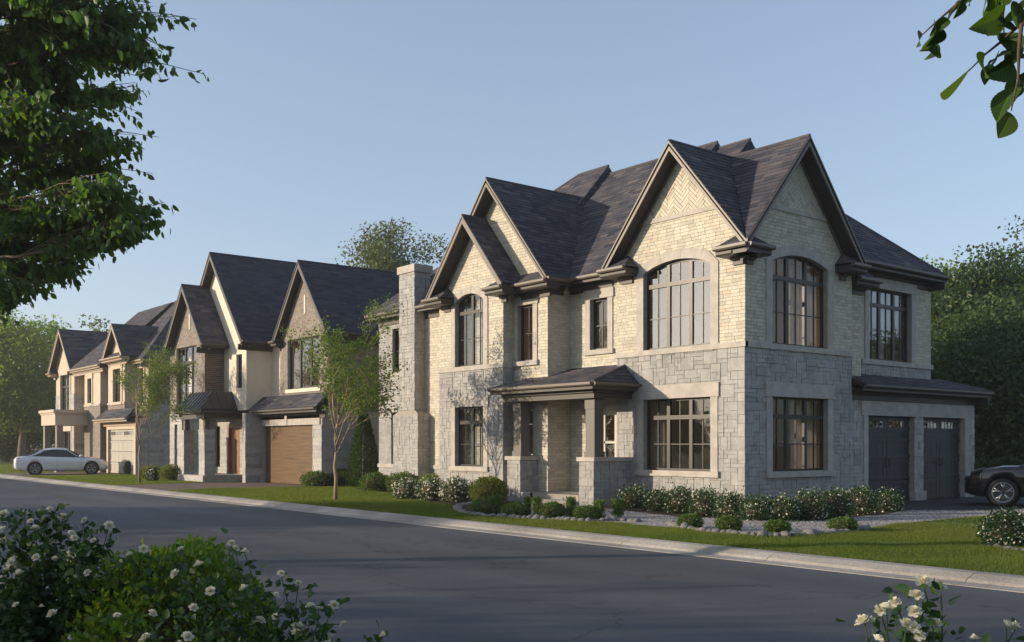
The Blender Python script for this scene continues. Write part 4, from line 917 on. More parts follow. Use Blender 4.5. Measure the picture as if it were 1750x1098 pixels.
wall(H, 'wall', fr, [gable_tri(68.85, 2.55, 6.42, 9.10, 66.9, 71.1, 4.9)], ho, ST); w = wall(H, 'wall', fr, [rect(66.9, 71.1, 0, 4.9)], ho, MD); ashlar(H, 'stone', SL, w, fr, [rect(66.88, 71.1, 0, 4.85)], ho, cell=.17, wide=True)
wall(H, 'wall', wy(66.9), [rect(18.521, 19.5, 4.9, 6.4)], [], ST, th=.1); w = wall(H, 'wall', wy(66.9), [rect(18.521, 19.5, 0, 4.899)], [], MD, th=.1); ashlar(H, 'stone', SL, w, wy(66.9), [rect(18.301, 19.4, 0, 4.85)], [], cell=.17, wide=True)
wall(H, 'wall', wx(19.0), [rect(64.0, 66.9, 0, 6.3)], [], ST)
b = MB(); b.box(16.25, 18.55, 63.35, 66.5, 2.80, 3.55); bal = b.build('balcony', ST, rt)
b = MB(); b.box(16.12, 18.6, 63.22, 66.6, 3.55, 3.72); b.box(16.2, 18.58, 63.3, 66.55, 3.45, 3.55); b.build('balcony_cornice', ST, bal)
for y in (63.55, 66.25):
    b = MB(); b.box(16.35, 16.70, y - .18, y + .18, 0, 2.8); co = b.build('column', M['darkbrick'], rt); b = MB(); b.box(16.3, 16.75, y - .23, y + .23, 0, .9); b.build('column_base', M['slab'], co)
b = MB(); b.box(19.2, 28, 70.9, 71.1, 0, 6.4); b.box(27.8, 28, 55.7, 70.9, 0, 6.3); b.box(20.5, 20.6, 55.7, 70.9, .2, 6.2); b.box(18.6, 27, 55.7, 70.9, 3.2, 3.4); b.build('wall', ST, rt)
H.flush('stone', 'stonework', 40); H.flush('brick', 'brickwork', 20); H.flush('shingle', 'shingle_field', 20)
# ================================================================== GROUND
def sheet(name, pts, z, m, kind='structure', th=None):
    me = bpy.data.meshes.new(name); V = [(x, y, z) for x, y in pts]
    if area([(x, y) for x, y in pts]) < 0: V.reverse()
    me.from_pydata(V, [], [tuple(range(len(V)))]); me.update(); o = link(name, me, m); tag(o, kind=kind); return o
KX = 12.85                                                              # back edge of the far kerb
tag(sheet('ground', [(-900, -900), (900, -900), (900, 900), (-900, 900)], -.30, M['lawn']))
sheet('lawn', [(KX - .02, -60), (120, -60), (120, 160), (KX - .02, 160)], 0, M['lawn'])
sheet('near_verge', [(-60, -60), (2.75, -60), (2.75, 160), (-60, 160)], .0, M['lawn'])
sheet('road', [(3.0, -60), (12.2, -60), (12.2, 160), (3.0, 160)], -.095, M['asphalt'])
# kerb cast in lengths with open joints
kp = [(KX, -.25), (KX, .012), (12.62, .012), (12.44, -.045), (12.39, -.080), (12.10, -.088), (12.08, -.25)]
kb = bpy.data.objects.new('kerb', None); COL.objects.link(kb); tag(kb, kind='structure')
y = -12.0; k = 0
while y < 120:
    L = 3.05; b = MB(); b.sweep((0, y + .006, 0), (0, y + L - .006, 0), (1, 0, 0), kp)
    b.build('kerb_length', M['concrete'], kb); y += L
kb2 = bpy.data.objects.new('near_kerb', None); COL.objects.link(kb2); tag(kb2, kind='structure')
b = MB(); b.sweep((0, -60, 0), (0, 120, 0), (1, 0, 0), [(2.70, -.25), (2.70, .012), (2.92, .012), (3.10, -.06), (3.35, -.088), (3.36, -.25)]); b.build('kerb_length', M['concrete'], kb2)
# driveways and paths
DRV1 = [(24.2, 15.58), (33.0, 15.58), (40, 15.0), (40, 10.0), (27.2, 11.7), (24.9, 12.1), (23.4, 13.4)]
sheet('driveway', DRV1, .012, M['asphalt_new'])
PATH = [(18.05, 22.0), (16.2, 20.6), (15.2, 18.6), (14.9, 16.4), (14.9, 14.2), (14.9, 12.3), (15.3, 11.3), (16.4, 10.75), (17.6, 10.95), (20.0, 11.25), (23.2, 11.2), (26.4, 10.9), (40, 8.6), (40, 10.2), (27.2, 11.8), (24.9, 12.2), (23.4, 13.4), (21.5, 12.9), (19.3, 12.9), (17.8, 13.8), (17.3, 15.5), (17.9, 18.0), (18.35, 19.4), (18.35, 22.0)]
import mathutils
def sheet_tri(name, pts, z, m):
    tri = mathutils.geometry.tessellate_polygon([[Vector((x, y, 0)) for x, y in pts]])
    me = bpy.data.meshes.new(name); me.from_pydata([(x, y, z) for x, y in pts], [], [tuple(t) for t in tri]); me.update()
    bm = bmesh.new(); bm.from_mesh(me); bmesh.ops.recalc_face_normals(bm, faces=bm.faces)
    for f in bm.faces:
        if f.normal.z < 0: f.normal_flip()
    bm.to_mesh(me); bm.free(); o = link(name, me, m); tag(o, kind='structure'); return o
sheet_tri('gravel_path', PATH, .008, M['gravel'])
BED1 = [(17.8, 13.8), (19.3, 12.9), (21.5, 12.9), (23.4, 13.4), (24.2, 15.6), (19.8, 15.6), (19.8, 19.5), (18.3, 19.4), (17.9, 18.0), (17.3, 15.5)]
sheet_tri('planting_bed', BED1, .010, M['mulch'])
BED2 = [(18.2, 22.4), (16.2, 20.6), (15.2, 18.6), (14.9, 16.4), (15.2, 15.6), (14.7, 16.0), (14.0, 17.4), (13.9, 18.6), (14.6, 20.4), (15.9, 21.8), (16.2, 24.5), (17.4, 27), (18.6, 31.5), (19.8, 32.8), (19.8, 27), (18.5, 26.8), (18.5, 23.4)]
sheet_tri('planting_bed', BED2, .006, M['mulch'])
DRV2 = [(12.85, 35.9), (18.85, 36.0), (18.85, 40.8), (18.1, 41.4), (16.8, 42.2), (12.85, 41.6)]
sheet('driveway', DRV2, .008, M['paver'])
DRV3 = [(12.85, 56.6), (18.28, 56.2), (18.28, 60.3), (18.0, 63.0), (12.85, 62.6)]
sheet('driveway', DRV3, .008, M['paver'])
def inpoly(x, y, poly):
    c = np.zeros(len(x), bool); n = len(poly)
    for i in range(n):
        x0, y0 = poly[i]; x1, y1 = poly[(i + 1) % n]
        if y0 == y1: continue
        hit = ((y0 > y) != (y1 > y)) & (x < (x1 - x0) * (y - y0) / (y1 - y0) + x0); c ^= hit
    return c
NOGRASS = [DRV1, PATH, BED1, BED2, DRV2, DRV3, [(19.7, 15.5), (31.2, 15.5), (31.2, 33), (18.6, 33), (18.6, 22)], [(17, 35.4), (30, 35.4), (30, 48), (16.9, 48)], [(18.1, 55), (28, 55), (28, 71), (18.1, 71)]]
def blades(n, x0, x1, y0, y1, h, w):
    x = nrg.uniform(x0, x1, n); y = nrg.uniform(y0, y1, n); keep = np.ones(n, bool)
    for p in NOGRASS: keep &= ~inpoly(x, y, p)
    d = x * FWD.x + y * FWD.y; r = x * RGT.x + y * RGT.y; keep &= (d > -3) & (np.abs(r) < np.abs(d) * .56 + 9)
    x, y, d = x[keep], y[keep], d[keep]; n = len(x)
    clump = .75 + .35 * np.sin(x * 2.1 + 1.3 * np.sin(y * 1.7)) * np.sin(y * 1.9)
    hh = h * nrg.uniform(.55, 1.25, n) * clump; ww = w * np.clip(d / 14, .8, 3) * nrg.uniform(.7, 1.2, n)
    a = nrg.uniform(0, 2 * np.pi, n); lx, ly = nrg.normal(0, .35, n) * hh, nrg.normal(0, .35, n) * hh
    V = np.empty((n, 3, 3)); cx, sx = np.cos(a) * ww / 2, np.sin(a) * ww / 2
    V[:, 0] = np.stack([x - cx, y - sx, np.zeros(n) - .005], 1); V[:, 1] = np.stack([x + cx, y + sx, np.zeros(n) - .005], 1); V[:, 2] = np.stack([x + lx, y + ly, hh], 1)
    t = np.clip(nrg.normal(.5, .2, n) + .25 * np.sin(x * .9 + 2 * np.sin(y * .5)), 0, 1)
    return V.reshape(-1, 3), t
Vs, Ts = [], []
for args in ((330000, KX, 19.5, 3, 16, .062, .007), (260000, KX, 20, 16, 36, .06, .008), (90000, KX, 20, 36, 57, .06, .010), (26000, KX, 22, 57, 90, .06, .014), (150000, 19.5, 34, -4, 12.0, .062, .009), (60000, KX, 19.5, -6, 3, .062, .009), (80000, -4, 2.65, 0, 24, .062, .008)):
    v, t = blades(*args); Vs.append(v); Ts.append(t)
V = np.concatenate(Vs); T = np.concatenate(Ts)
go = link('grass', fastmesh('grass', V, np.arange(len(V)).reshape(-1, 3), T), M['grass_blade']); tag(go, 'mown green grass on the lawns in front of the houses', 'grass', kind='stuff')
# loose pebbles on the path
n = 26000; x = nrg.uniform(14.8, 27, n); y = nrg.uniform(10.6, 22, n); k = inpoly(x, y, PATH); x, y = x[k], y[k]; n = len(x)
s = nrg.uniform(.010, .024, n); ang = nrg.uniform(0, 6.28, n); V = np.empty((n, 5, 3))
for i in range(4): V[:, i] = np.stack([x + s * np.cos(ang + i * 1.57) * (1 + .3 * (i % 2)), y + s * np.sin(ang + i * 1.57), np.full(n, .006)], 1)
V[:, 4] = np.stack([x, y, .008 + s * .9], 1)
F = (np.arange(n)[:, None, None] * 5 + np.array([[0, 1, 4], [1, 2, 4], [2, 3, 4], [3, 0, 4]])[None]).reshape(-1, 3)
m_, n_, l_, b_ = nt('pebble'); at = n_.new('ShaderNodeAttribute'); at.attribute_name = 'tint'; rr = ramp(n_, [(.16, .15, .14), (.33, .31, .29), (.50, .47, .43)]); l_.new(at.outputs['Fac'], rr.inputs[0]); l_.new(rr.outputs[0], b_.inputs['Base Color']); b_.inputs['Roughness'].default_value = .9
tag(link('pebbles', fastmesh('pebbles', V.reshape(-1, 3), F, np.repeat(nrg.random(n), 4)), m_), 'small grey pebbles lying on the gravel path', 'gravel', kind='stuff')
# ================================================================== PLANTS
def gpt(x, y, z=0.0):
    """pixel of the photograph -> point on the horizontal plane at height z"""
    u = (x - 875) / FPX; v = (HOR - y) / FPX; t = (z - CZ) / v
    return Vector((t * (FWD.x + RGT.x * u), t * (FWD.y + RGT.y * u), z))
def dpt(x, y, d):
    """pixel of the photograph -> point at distance d along the view axis"""
    u = (x - 875) / FPX; v = (HOR - y) / FPX
    return Vector((d * (FWD.x + RGT.x * u), d * (FWD.y + RGT.y * u), CZ + d * v))
def unit(a): return a / np.maximum(1e-9, np.linalg.norm(a, axis=1, keepdims=True))
def leaf_arrays(P, A, size, width=.3, fold=.12, tint=None):
    n = len(P); A = unit(A); B = unit(np.cross(A, unit(nrg.normal(0, 1, (n, 3))))); N = np.cross(B, A)
    s = size.reshape(-1, 1); V = np.empty((n, 4, 3))
    V[:, 0] = P; V[:, 2] = P + A * s
    V[:, 1] = P + A * s * .45 + B * s * width + N * s * fold; V[:, 3] = P + A * s * .45 - B * s * width + N * s * fold
    F = (np.arange(n)[:, None, None] * 4 + np.array([[0, 1, 2], [0, 2, 3]])[None]).reshape(-1, 3)
    if tint is None: tint = nrg.random(n)
    return V.reshape(-1, 3), F, np.repeat(tint, 2)
def leaf_arrays6(P, A, size, width=.3, fold=.12, tint=None):
    n = len(P); A = unit(A); B = unit(np.cross(A, unit(nrg.normal(0, 1, (n, 3))))); N = np.cross(B, A); s = size.reshape(-1, 1); V = np.empty((n, 8, 3)); curl = nrg.uniform(-.1, .25, (n, 1))
    for i, (t, w) in enumerate(((0, 0), (.28, .85), (.62, .80), (1, 0), (.62, -.80), (.28, -.85), (.30, 0), (.64, 0))):
        V[:, i] = P + A * s * t + B * s * width * w + N * s * (fold * abs(w) - curl * t * t)
    F = (np.arange(n)[:, None, None] * 8 + np.array([[0, 1, 6], [0, 6, 5], [1, 2, 7], [1, 7, 6], [6, 7, 4], [6, 4, 5], [2, 3, 7], [7, 3, 4]])[None]).reshape(-1, 3)
    if tint is None: tint = nrg.random(n)
    return V.reshape(-1, 3), F, np.repeat(tint, 8)
def leaves(name, P, A, size, m, parent, width=.3, fold=.12, tint=None, fine=False):
    V, F, T = (leaf_arrays6 if fine else leaf_arrays)(np.asarray(P), np.asarray(A), np.asarray(size), width, fold, tint)
    return link(name, fastmesh(name, V, F, T), m, parent)
def limb_path(a, b, sag=.15, n=5, jit=.06):
    a, b = Vector(a), Vector(b); L = (b - a).length; out = []
    for i in range(n + 1):
        t = i / n; p = a.lerp(b, t); p.z += sag * L * math.sin(math.pi * t) * .5
        if 0 < i < n: p += Vector((rng.uniform(-1, 1), rng.uniform(-1, 1), rng.uniform(-1, 1))) * jit * L
        out.append(p)
    return out
def tree(name, label, base, H, tr, cz, rx, rz, nclump, nleaf, lsize, lm, bm_='bark', clump=.9, group=None, droop=.3, cat='tree', lean=(0, 0), lobes=3, squash=.7, inner=.35, seed=None):
    rt = thing(name, label, cat, tuple(base), group) if label else None
    bx, by, bz = base; mb = MB(); topc = Vector((bx + lean[0], by + lean[1], bz + cz + rz * .5))
    trunk = limb_path((bx, by, bz - .05), topc, 0, 7, .012); mb.tube(trunk, [tr * (1 - .80 * i / 7) * (1.25 if i == 0 else 1) for i in range(8)], 8)
    cen = []; ph = [rng.uniform(0, 6.28) for _ in range(4)]
    for k in range(nclump):
        v = nrg.normal(0, 1, 3); v /= np.linalg.norm(v); az = math.atan2(v[1], v[0])
        rr = (inner + (1 - inner) * rng.random() ** .6) * (1 + .16 * math.sin(lobes * az + ph[0]) + .14 * math.sin(5 * v[2] * 2 + ph[1] + az))
        cen.append(Vector((bx + lean[0] * .7 + v[0] * rx * rr, by + lean[1] * .7 + v[1] * rx * rr, bz + cz + v[2] * rz * rr)))
    for c in cen[: min(len(cen), 34)]:
        t = min(.95, max(.25, (c.z - bz - 1.0) / max(.1, (topc.z - bz)) * .75)); s = trunk[0].lerp(trunk[-1], t)
        pth = limb_path(s, c, .12, 4, .05); r0 = tr * (1 - .75 * t) * .5; mb.tube(pth, [r0 * (1 - .85 * i / 4) + .006 for i in range(5)], 5)
    mb.build('trunk', M[bm_], rt, smooth=True)
    C = np.array([tuple(c) for c in cen]); idx = nrg.integers(0, len(C), nclump * nleaf)
    g = np.clip(nrg.normal(0, 1, (len(idx), 3)), -1.55, 1.55) * np.array([clump, clump, clump * squash]) * .5
    P = C[idx] + g; P = P[P[:, 2] > bz + .15]
    A = nrg.normal(0, 1, (len(P), 3)); A[:, 2] -= droop
    tint = np.clip(nrg.normal(.5, .22, len(P)), 0, 1)
    leaves('crown', P, A, lsize * nrg.uniform(.7, 1.25, len(P)), M[lm], rt, .32, .10, tint)
    return rt
def copy_tree(o, loc, rz, sc, label=None):
    c = o.copy(); COL.objects.link(c); c.location = loc; c.rotation_euler = (0, 0, rz); c.scale = (sc, sc, sc)
    if label: c['label'] = label
    for ch in o.children:
        k = ch.copy(); COL.objects.link(k); k.parent = c; k.matrix_parent_inverse = ch.matrix_parent_inverse.copy()
    return c
# --- trees behind the houses
def bgtree(px, d, ytop, wpx, label, lm, name='broadleaf_tree', nc=70, nl=150, ls=.32, group='trees behind the houses', low=.12, cl=1.7):
    p = dpt(px, 760, d); zt = CZ + (760 - ytop) / FPX * d; rx = wpx / 2 * d / FPX
    hb = zt * low; rz = (zt - hb) / 2
    return tree(name, label, (p.x, p.y, 0), zt, .22 + .012 * zt, hb + rz * .96, rx, rz * .86, nc, nl, ls, lm, clump=cl, group=group)
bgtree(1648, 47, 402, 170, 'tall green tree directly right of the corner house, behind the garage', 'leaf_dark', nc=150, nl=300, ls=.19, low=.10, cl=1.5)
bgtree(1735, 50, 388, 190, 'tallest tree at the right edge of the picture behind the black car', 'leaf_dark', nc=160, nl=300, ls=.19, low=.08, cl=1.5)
bgtree(1600, 58, 445, 120, 'slender tree peeping out beside the right eave of the corner house', 'leaf_far', nc=70, nl=220, ls=.20, cl=1.4)
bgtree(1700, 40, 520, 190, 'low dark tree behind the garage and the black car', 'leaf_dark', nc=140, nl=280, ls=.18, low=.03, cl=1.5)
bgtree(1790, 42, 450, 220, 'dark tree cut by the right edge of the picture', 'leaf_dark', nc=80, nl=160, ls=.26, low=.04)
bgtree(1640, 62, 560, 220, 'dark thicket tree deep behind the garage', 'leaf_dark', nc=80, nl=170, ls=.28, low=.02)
bgtree(675, 62, 362, 165, 'grey-green round tree rising behind the roofs between the two nearer houses', 'leaf_grey', nc=120, nl=330, ls=.18, low=.3, cl=1.3)
bgtree(38, 92, 528, 165, 'sunlit yellow-green tree behind the white car at far left', 'leaf_far', nc=140, nl=300, ls=.28, low=.14, cl=1.9)
bgtree(-45, 118, 560, 150, 'green tree cut by the left edge of the picture', 'leaf_far', nc=80, nl=160, ls=.36, low=.05)
bgtree(112, 112, 545, 90, 'small hazy tree just left of the beige house roof', 'leaf_far', nc=40, nl=150, ls=.4)
bgtree(168, 118, 540, 60, 'distant tree top above the beige house roof', 'leaf_grey', nc=40, nl=150, ls=.4)
bgtree(12, 96, 690, 110, 'dark low bushy tree at the left edge behind the white car', 'leaf_dark', nc=60, nl=170, ls=.26, low=.0)
bgtree(80, 100, 640, 150, 'dark green bushy tree low behind the white car', 'leaf_dark', nc=60, nl=170, ls=.30, low=.0)
# --- trees across the street, off the picture to the left: they shade the road and show in the windows
p1 = tree('street_tree', 'tall leafy street tree across the road, outside the picture', (-14, 37, 0), 9.6, .2, 4.9, 2.9, 3.2, 55, 90, .32, 'leaf_dark', clump=1.3, group='street trees across the road')
p2 = tree('street_tree', 'lower leafy street tree across the road, outside the picture', (-14, 19.6, 0), 6.2, .15, 3.1, 2.5, 2.0, 42, 80, .28, 'leaf_dark', clump=1.2, group='street trees across the road')
for (x, y, s, pr) in ((-14.5, 32.2, .95, p2), (-14, 39.4, .96, p1), (-14, 15.5, 1.0, p2), (-13, 46.0, .50, p1), (-14.5, 26.6, .95, p2), (-13.5, 49.0, .92, p2), (-15, 53.6, 1.0, p2), (-14, 60.0, .95, p2), (-13, 66.0, 1.05, p2), (-14.5, 73.0, 1.0, p2), (-14, 81, 1.0, p2), (-14, 90, 1.05, p2), (-14, 9, 1.1, p2), (-34, 52, 1.1, p1), (-36, 70, 1.1, p1), (-33, 28, 1.0, p1), (-45, 90, 1.2, p1)):
    copy_tree(pr, (x, y, 0), rng.uniform(0, 6.28), s)
for (x, y, s) in ((52, -14, 1.2), (60, -24, 1.3), (44, -26, 1.2), (70, -10, 1.3), (36, -34, 1.2), (66, -36, 1.3), (82, -22, 1.4), (28, -40, 1.2)):
    copy_tree(p1, (x, y, 0), rng.uniform(0, 6.28), s, 'tall leafy tree beyond the drive, outside the picture')
# --- young street trees on the lawn
def young(base, H, label, spread, seed):
    rr = random.Random(seed); rt = thing('young_street_tree', label, 'tree', base, 'young street trees on the lawn'); mb = MB(); bx, by, bz = base; LP = []; LA = []
    fork = H * .27; kink = [(bx, by, bz - .03), (bx + .02, by - .01, bz + H * .12), (bx - .01, by + .02, bz + fork * .7), (bx + .03, by, bz + fork)]
    mb.tube(kink, [.062, .050, .044, .040], 7)
    def grow(p, d, L, r, depth):
        n = 4; pts = [p]; q = p.copy(); dd = d.copy()
        for i in range(n):
            dd = (dd + RGT * .05 + Vector((rr.gauss(0, .10), rr.gauss(0, .10), .05 + rr.gauss(0, .05)))).normalized(); q = q + dd * (L / n); pts.append(q.copy())
        mb.tube(pts, [r * (1 - .6 * i / n) for i in range(n + 1)], 5)
        if depth == 0 or L < .35:
            for i in range(1, n + 1):
                for k in range(3): LP.append(tuple(pts[i] + Vector((rr.gauss(0, .09), rr.gauss(0, .09), rr.gauss(0, .07))))); LA.append((dd.x + rr.gauss(0, .7), dd.y + rr.gauss(0, .7), rr.gauss(-.35, .5)))
            return
        for k in range(4 if depth > 1 else 5):
            t = rr.uniform(.35, 1.0) if k else 1.0; s = pts[min(n, max(1, round(t * n)))]; az = rr.uniform(0, 6.28); out = Vector((math.cos(az), math.sin(az), rr.uniform(-.15, .5)))
            grow(s, (dd * .75 + out * .85).normalized(), L * rr.uniform(.5, .72), r * .5, depth - 1)
            if depth == 1:
                for i in range(2, n + 1): LP.append(tuple(pts[i] + Vector((rr.gauss(0, .1), rr.gauss(0, .1), rr.gauss(0, .08))))); LA.append((rr.gauss(0, 1), rr.gauss(0, 1), rr.gauss(-.3, .5)))
    f = Vector(kink[-1])
    for k in range(7):
        az = k * 2.4 + rr.uniform(-.4, .4); tilt = rr.uniform(.35, .75) * spread
        grow(f + Vector((0, 0, -.12 + .16 * k)), Vector((math.cos(az) * tilt, math.sin(az) * tilt, 1)).normalized(), H * rr.uniform(.26, .36), .026, 3)
    mb.build('trunk', M['bark_light'], rt, smooth=True)
    P = np.array(LP); A = np.array(LA); n = len(P)
    leaves('crown', P, A, .085 * nrg.uniform(.7, 1.25, n), M['leaf_young'], rt, .30, .10, np.clip(nrg.normal(.5, .25, n), 0, 1))
    print('young leaves', n); return rt
young(tuple(gpt(573, 856)), 5.3, 'slender young tree with a pale trunk on the lawn before the wooden garage door', .85, 3)
young(tuple(gpt(238, 826)), 6.0, 'slender young tree on the lawn in front of the beige house', .85, 8)
# --- big tree overhanging the top left
ft = Vector((1.5, 17.0, 0)); FT = thing('foreground_tree', 'big dark green tree overhanging the upper left corner, seen in shade', 'tree', (ft.x, ft.y, 0)); mb = MB(); tz = Vector((ft.x, ft.y, 0))
trunk = [tz + Vector((0, 0, -.05)), tz + Vector((.05, 0, 1.5)), tz + Vector((0, .1, 3.0)), tz + Vector((.2, 0, 5.0)), tz + Vector((.3, .1, 7.5)), tz + Vector((.3, 0, 10))]
mb.tube(trunk, [.26, .21, .19, .16, .11, .05], 10); FP = []; FA = []; FS = []
PADS = [(215, 25, 88, 42), (130, 10, 120, 60), (60, 60, 100, 60), (240, 85, 50, 28), (170, 75, 80, 34), (110, 110, 60, 34), (20, 130, 60, 45), (130, 160, 80, 24), (205, 165, 45, 18), (60, 190, 80, 26), (150, 225, 85, 22), (205, 245, 40, 18), (70, 250, 100, 30), (20, 240, 60, 36),
        (165, 285, 70, 26), (190, 325, 60, 24), (100, 310, 70, 26), (235, 365, 52, 20), (180, 378, 80, 26), (100, 370, 80, 30), (30, 365, 60, 30), (205, 398, 45, 16), (120, 415, 70, 24), (40, 420, 80, 30), (70, 458, 60, 20), (130, 462, 35, 14), (20, 480, 50, 22), (8, 512, 26, 18), (15, 320, 34, 20)]
for k in range(46): PADS.append((rng.uniform(-520, -40), rng.uniform(-420, 430), rng.uniform(60, 120), rng.uniform(30, 60)))
for k in range(22): PADS.append((rng.uniform(-60, 200), rng.uniform(-330, -60), rng.uniform(60, 120), rng.uniform(30, 60)))
for (px, py, rx, ry) in PADS:
    vis = px > -60 and py > -60; d0 = rng.uniform(12.2, 15.2); c = dpt(px, py, d0); R_x = rx * d0 / FPX; R_z = ry * d0 / FPX
    s = trunk[2].lerp(trunk[5], min(1, max(0, (c.z - 3.6) / 6))); pth = limb_path(s, c, .05, 6, .03); mb.tube(pth, [.030 * (1 - .8 * i / 6) + .005 for i in range(7)], 6)
    nt_ = int((26 if vis else 12) * (rx * ry / 2500) ** .6) + 6
    for t in range(nt_):                                               # twigs of each spray
        v = Vector((rng.gauss(0, .5) * R_x, rng.gauss(0, .5) * R_x, rng.gauss(0, .75) * R_z)); e = c + v; a = pth[4].lerp(c, rng.random()); tw = limb_path(a, e, .12, 3, .05); mb.tube(tw, [.010, .008, .006, .003], 4)
        dr = (e - a).normalized(); nl = rng.randint(13, 22)
        for q in range(nl):
            f_ = (q + .5) / nl; p = a.lerp(e, .25 + .75 * f_); FP.append((p.x + rng.gauss(0, .07), p.y + rng.gauss(0, .07), p.z + rng.gauss(0, .045))); FA.append((dr.x * .5 + rng.gauss(0, .5), dr.y * .5 + rng.gauss(0, .5), -1.0 + rng.gauss(0, .4))); FS.append(rng.uniform(.095, .15))
mb.build('trunk', M['bark'], FT, smooth=True); FP = np.array(FP); FA = np.array(FA); FS = np.array(FS); print('front tree leaves', len(FP))
pr = np.array([project(p) for p in FP]); vis = (pr[:, 0] > 0) & (pr[:, 0] < 1750) & (pr[:, 1] > 0) & (pr[:, 1] < 600)
big = np.argsort(-np.where(vis, FS / pr[:, 2], 0))[:300]
mask = np.ones(len(FP), bool); mask[big] = False
tag(leaves('crown', FP[mask], FA[mask], FS[mask], M['leaf_tree'], FT, .30, .10, fine=True), kind='stuff')
def leaf_mesh(name, serr=0, curl=.25, fold=.14, width=.36, n=7, tint=.5):
    V = []; F = []
    for i in range(n + 1):
        t = i / n; w = width * (math.sin(math.pi * t ** .75) ** .85 if 0 < t < 1 else 0); w *= 1 + (serr * (1 if i % 2 else -1)); z = -curl * t * t
        V += [(-w, t, z + fold * w * 1.2), (0, t, z), (w, t, z + fold * w * 1.2)]
    for i in range(n):
        a = i * 3; F += [(a, a + 1, a + 4, a + 3), (a + 1, a + 2, a + 5, a + 4)]
    me = bpy.data.meshes.new(name); me.from_pydata(V, [], F); set_tint(me, [tint] * len(F)); me.update(); return me
LM = [leaf_mesh('leaf', 0, c, .14, .33, 5, t) for c, t in ((.15, .2), (.3, .5), (.4, .85))]
def aim(o, p, a, size, roll=0):
    a = Vector(a).normalized(); q = a.to_track_quat('Y', 'Z'); m = Matrix.Translation(p) @ q.to_matrix().to_4x4() @ Matrix.Rotation(roll, 4, 'Y') @ Matrix.Scale(size, 4)
    o.matrix_world = m; return m
def put_leaf(me, mt, parent, ploc, p, a, size, roll, face=None):
    o = link('leaf', me, mt)
    if face is None: m = aim(o, Vector(p), a, size, roll)
    else:
        y = Vector(a).normalized(); z = Vector(face); z = (z - y * z.dot(y)).normalized(); x = y.cross(z); m = Matrix.Translation(Vector(p)) @ Matrix((x, y, z)).transposed().to_4x4() @ Matrix.Scale(size, 4)
    o.parent = parent; o.matrix_parent_inverse = Matrix.Translation(ploc).inverted() if ploc is not None else Matrix.Identity(4); o.matrix_basis = m; return o
for me in LM: me.materials.append(M['leaf_tree'])
for i in big: put_leaf(LM[i % 3], None, FT, Vector((ft.x, ft.y, 0)), FP[i], FA[i], FS[i], rng.uniform(0, 6.28))
# --- branch hanging into the top right corner, close to the camera
bt = Vector((2.1, -2.2, 0)); BT = thing('overhanging_tree', 'close branch with large toothed leaves hanging into the top right corner', 'tree', tuple(bt)); mb = MB()
mb.tube([bt + Vector((0, 0, -.05)), bt + Vector((.05, .1, 1.6)), bt + Vector((.2, .3, 3.2)), bt + Vector((.3, .3, 5.5))], [.14, .12, .10, .05], 8)
D0 = 4.1; T = [[(1830, -210, 3.6), (1800, -120, 3.9), (1740, -45, 4.05), (1660, -8, 4.1), (1635, 8, 4.1), (1600, 38, 4.1), (1576, 60, 4.1)], [(1800, -120, 3.9), (1790, -20, 4.0), (1750, 35, 4.05), (1715, 68, 4.1), (1685, 92, 4.1), (1655, 122, 4.12)], [(1790, -20, 4.0), (1722, -30, 4.2), (1714, 25, 4.2), (1716, 60, 4.2)], [(1800, -20, 4.0), (1745, 45, 3.95), (1741, 90, 3.95), (1740, 135, 3.95), (1728, 190, 3.95)], [(1640, 4, 4.1), (1625, 22, 4.1), (1619, 36, 4.1)]]
root = bt + Vector((.22, .3, 3.4))
mb.tube([root] + [dpt(*T[0][0])], [.06, .03], 6)
for br in T: mb.tube([dpt(*p) for p in br], [.012 - .0095 * i / (len(br) - 1) for i in range(len(br))], 5)
mb.build('trunk', M['twig'], BT, smooth=True)
NL = [leaf_mesh('leaf', .035, c, f, w, 25, t) for c, f, w, t in ((.18, .18, .30, .3), (.32, .34, .28, .6), (.08, .12, .32, .85), (.40, .5, .26, .1))]
for me in NL: me.materials.append(M['leaf_near'])
for (x0, y0, x1, y1) in ((1622, 34, 1592, 54), (1600, 54, 1577, 72), (1612, 50, 1598, 76), (1604, 76, 1590, 104), (1600, 78, 1577, 108), (1577, 60, 1559, 78), (1641, 0, 1646, 24), (1652, -6, 1668, 10), (1662, -8, 1640, 10), (1680, -14, 1700, 8), (1712, 8, 1686, 26), (1713, 26, 1682, 50), (1716, 30, 1694, 52), (1724, 34, 1706, 58), (1690, -10, 1676, 28), (1684, 92, 1667, 140), (1658, 118, 1612, 168), (1693, 110, 1680, 144), (1706, 66, 1752, 84), (1707, 86, 1694, 120), (1712, 88, 1698, 116), (1718, 88, 1724, 110), (1730, 104, 1721, 130), (1748, 92, 1730, 112), (1734, 148, 1697, 200), (1728, 194, 1708, 236), (1742, 128, 1756, 172), (1756, 60, 1780, 92), (1740, 140, 1722, 170), (1752, 20, 1722, 36), (1760, -10, 1728, 30), (1700, -10, 1726, 14), (1735, -20, 1712, 6), (1764, 110, 1744, 140), (1720, 56, 1740, 88), (1703, 46, 1690, 62)):
    p = dpt(x0, y0, D0 + rng.uniform(-.12, .12)); q = dpt(x1, y1, D0 + rng.uniform(-.2, .2)); v = q - p; put_leaf(rng.choice(NL), None, BT, bt, p, v, v.length * .95, 0, -FWD * rng.choice((1, 1, -1)) + Vector((rng.gauss(0, .55), rng.gauss(0, .55), rng.gauss(.1, .5))))
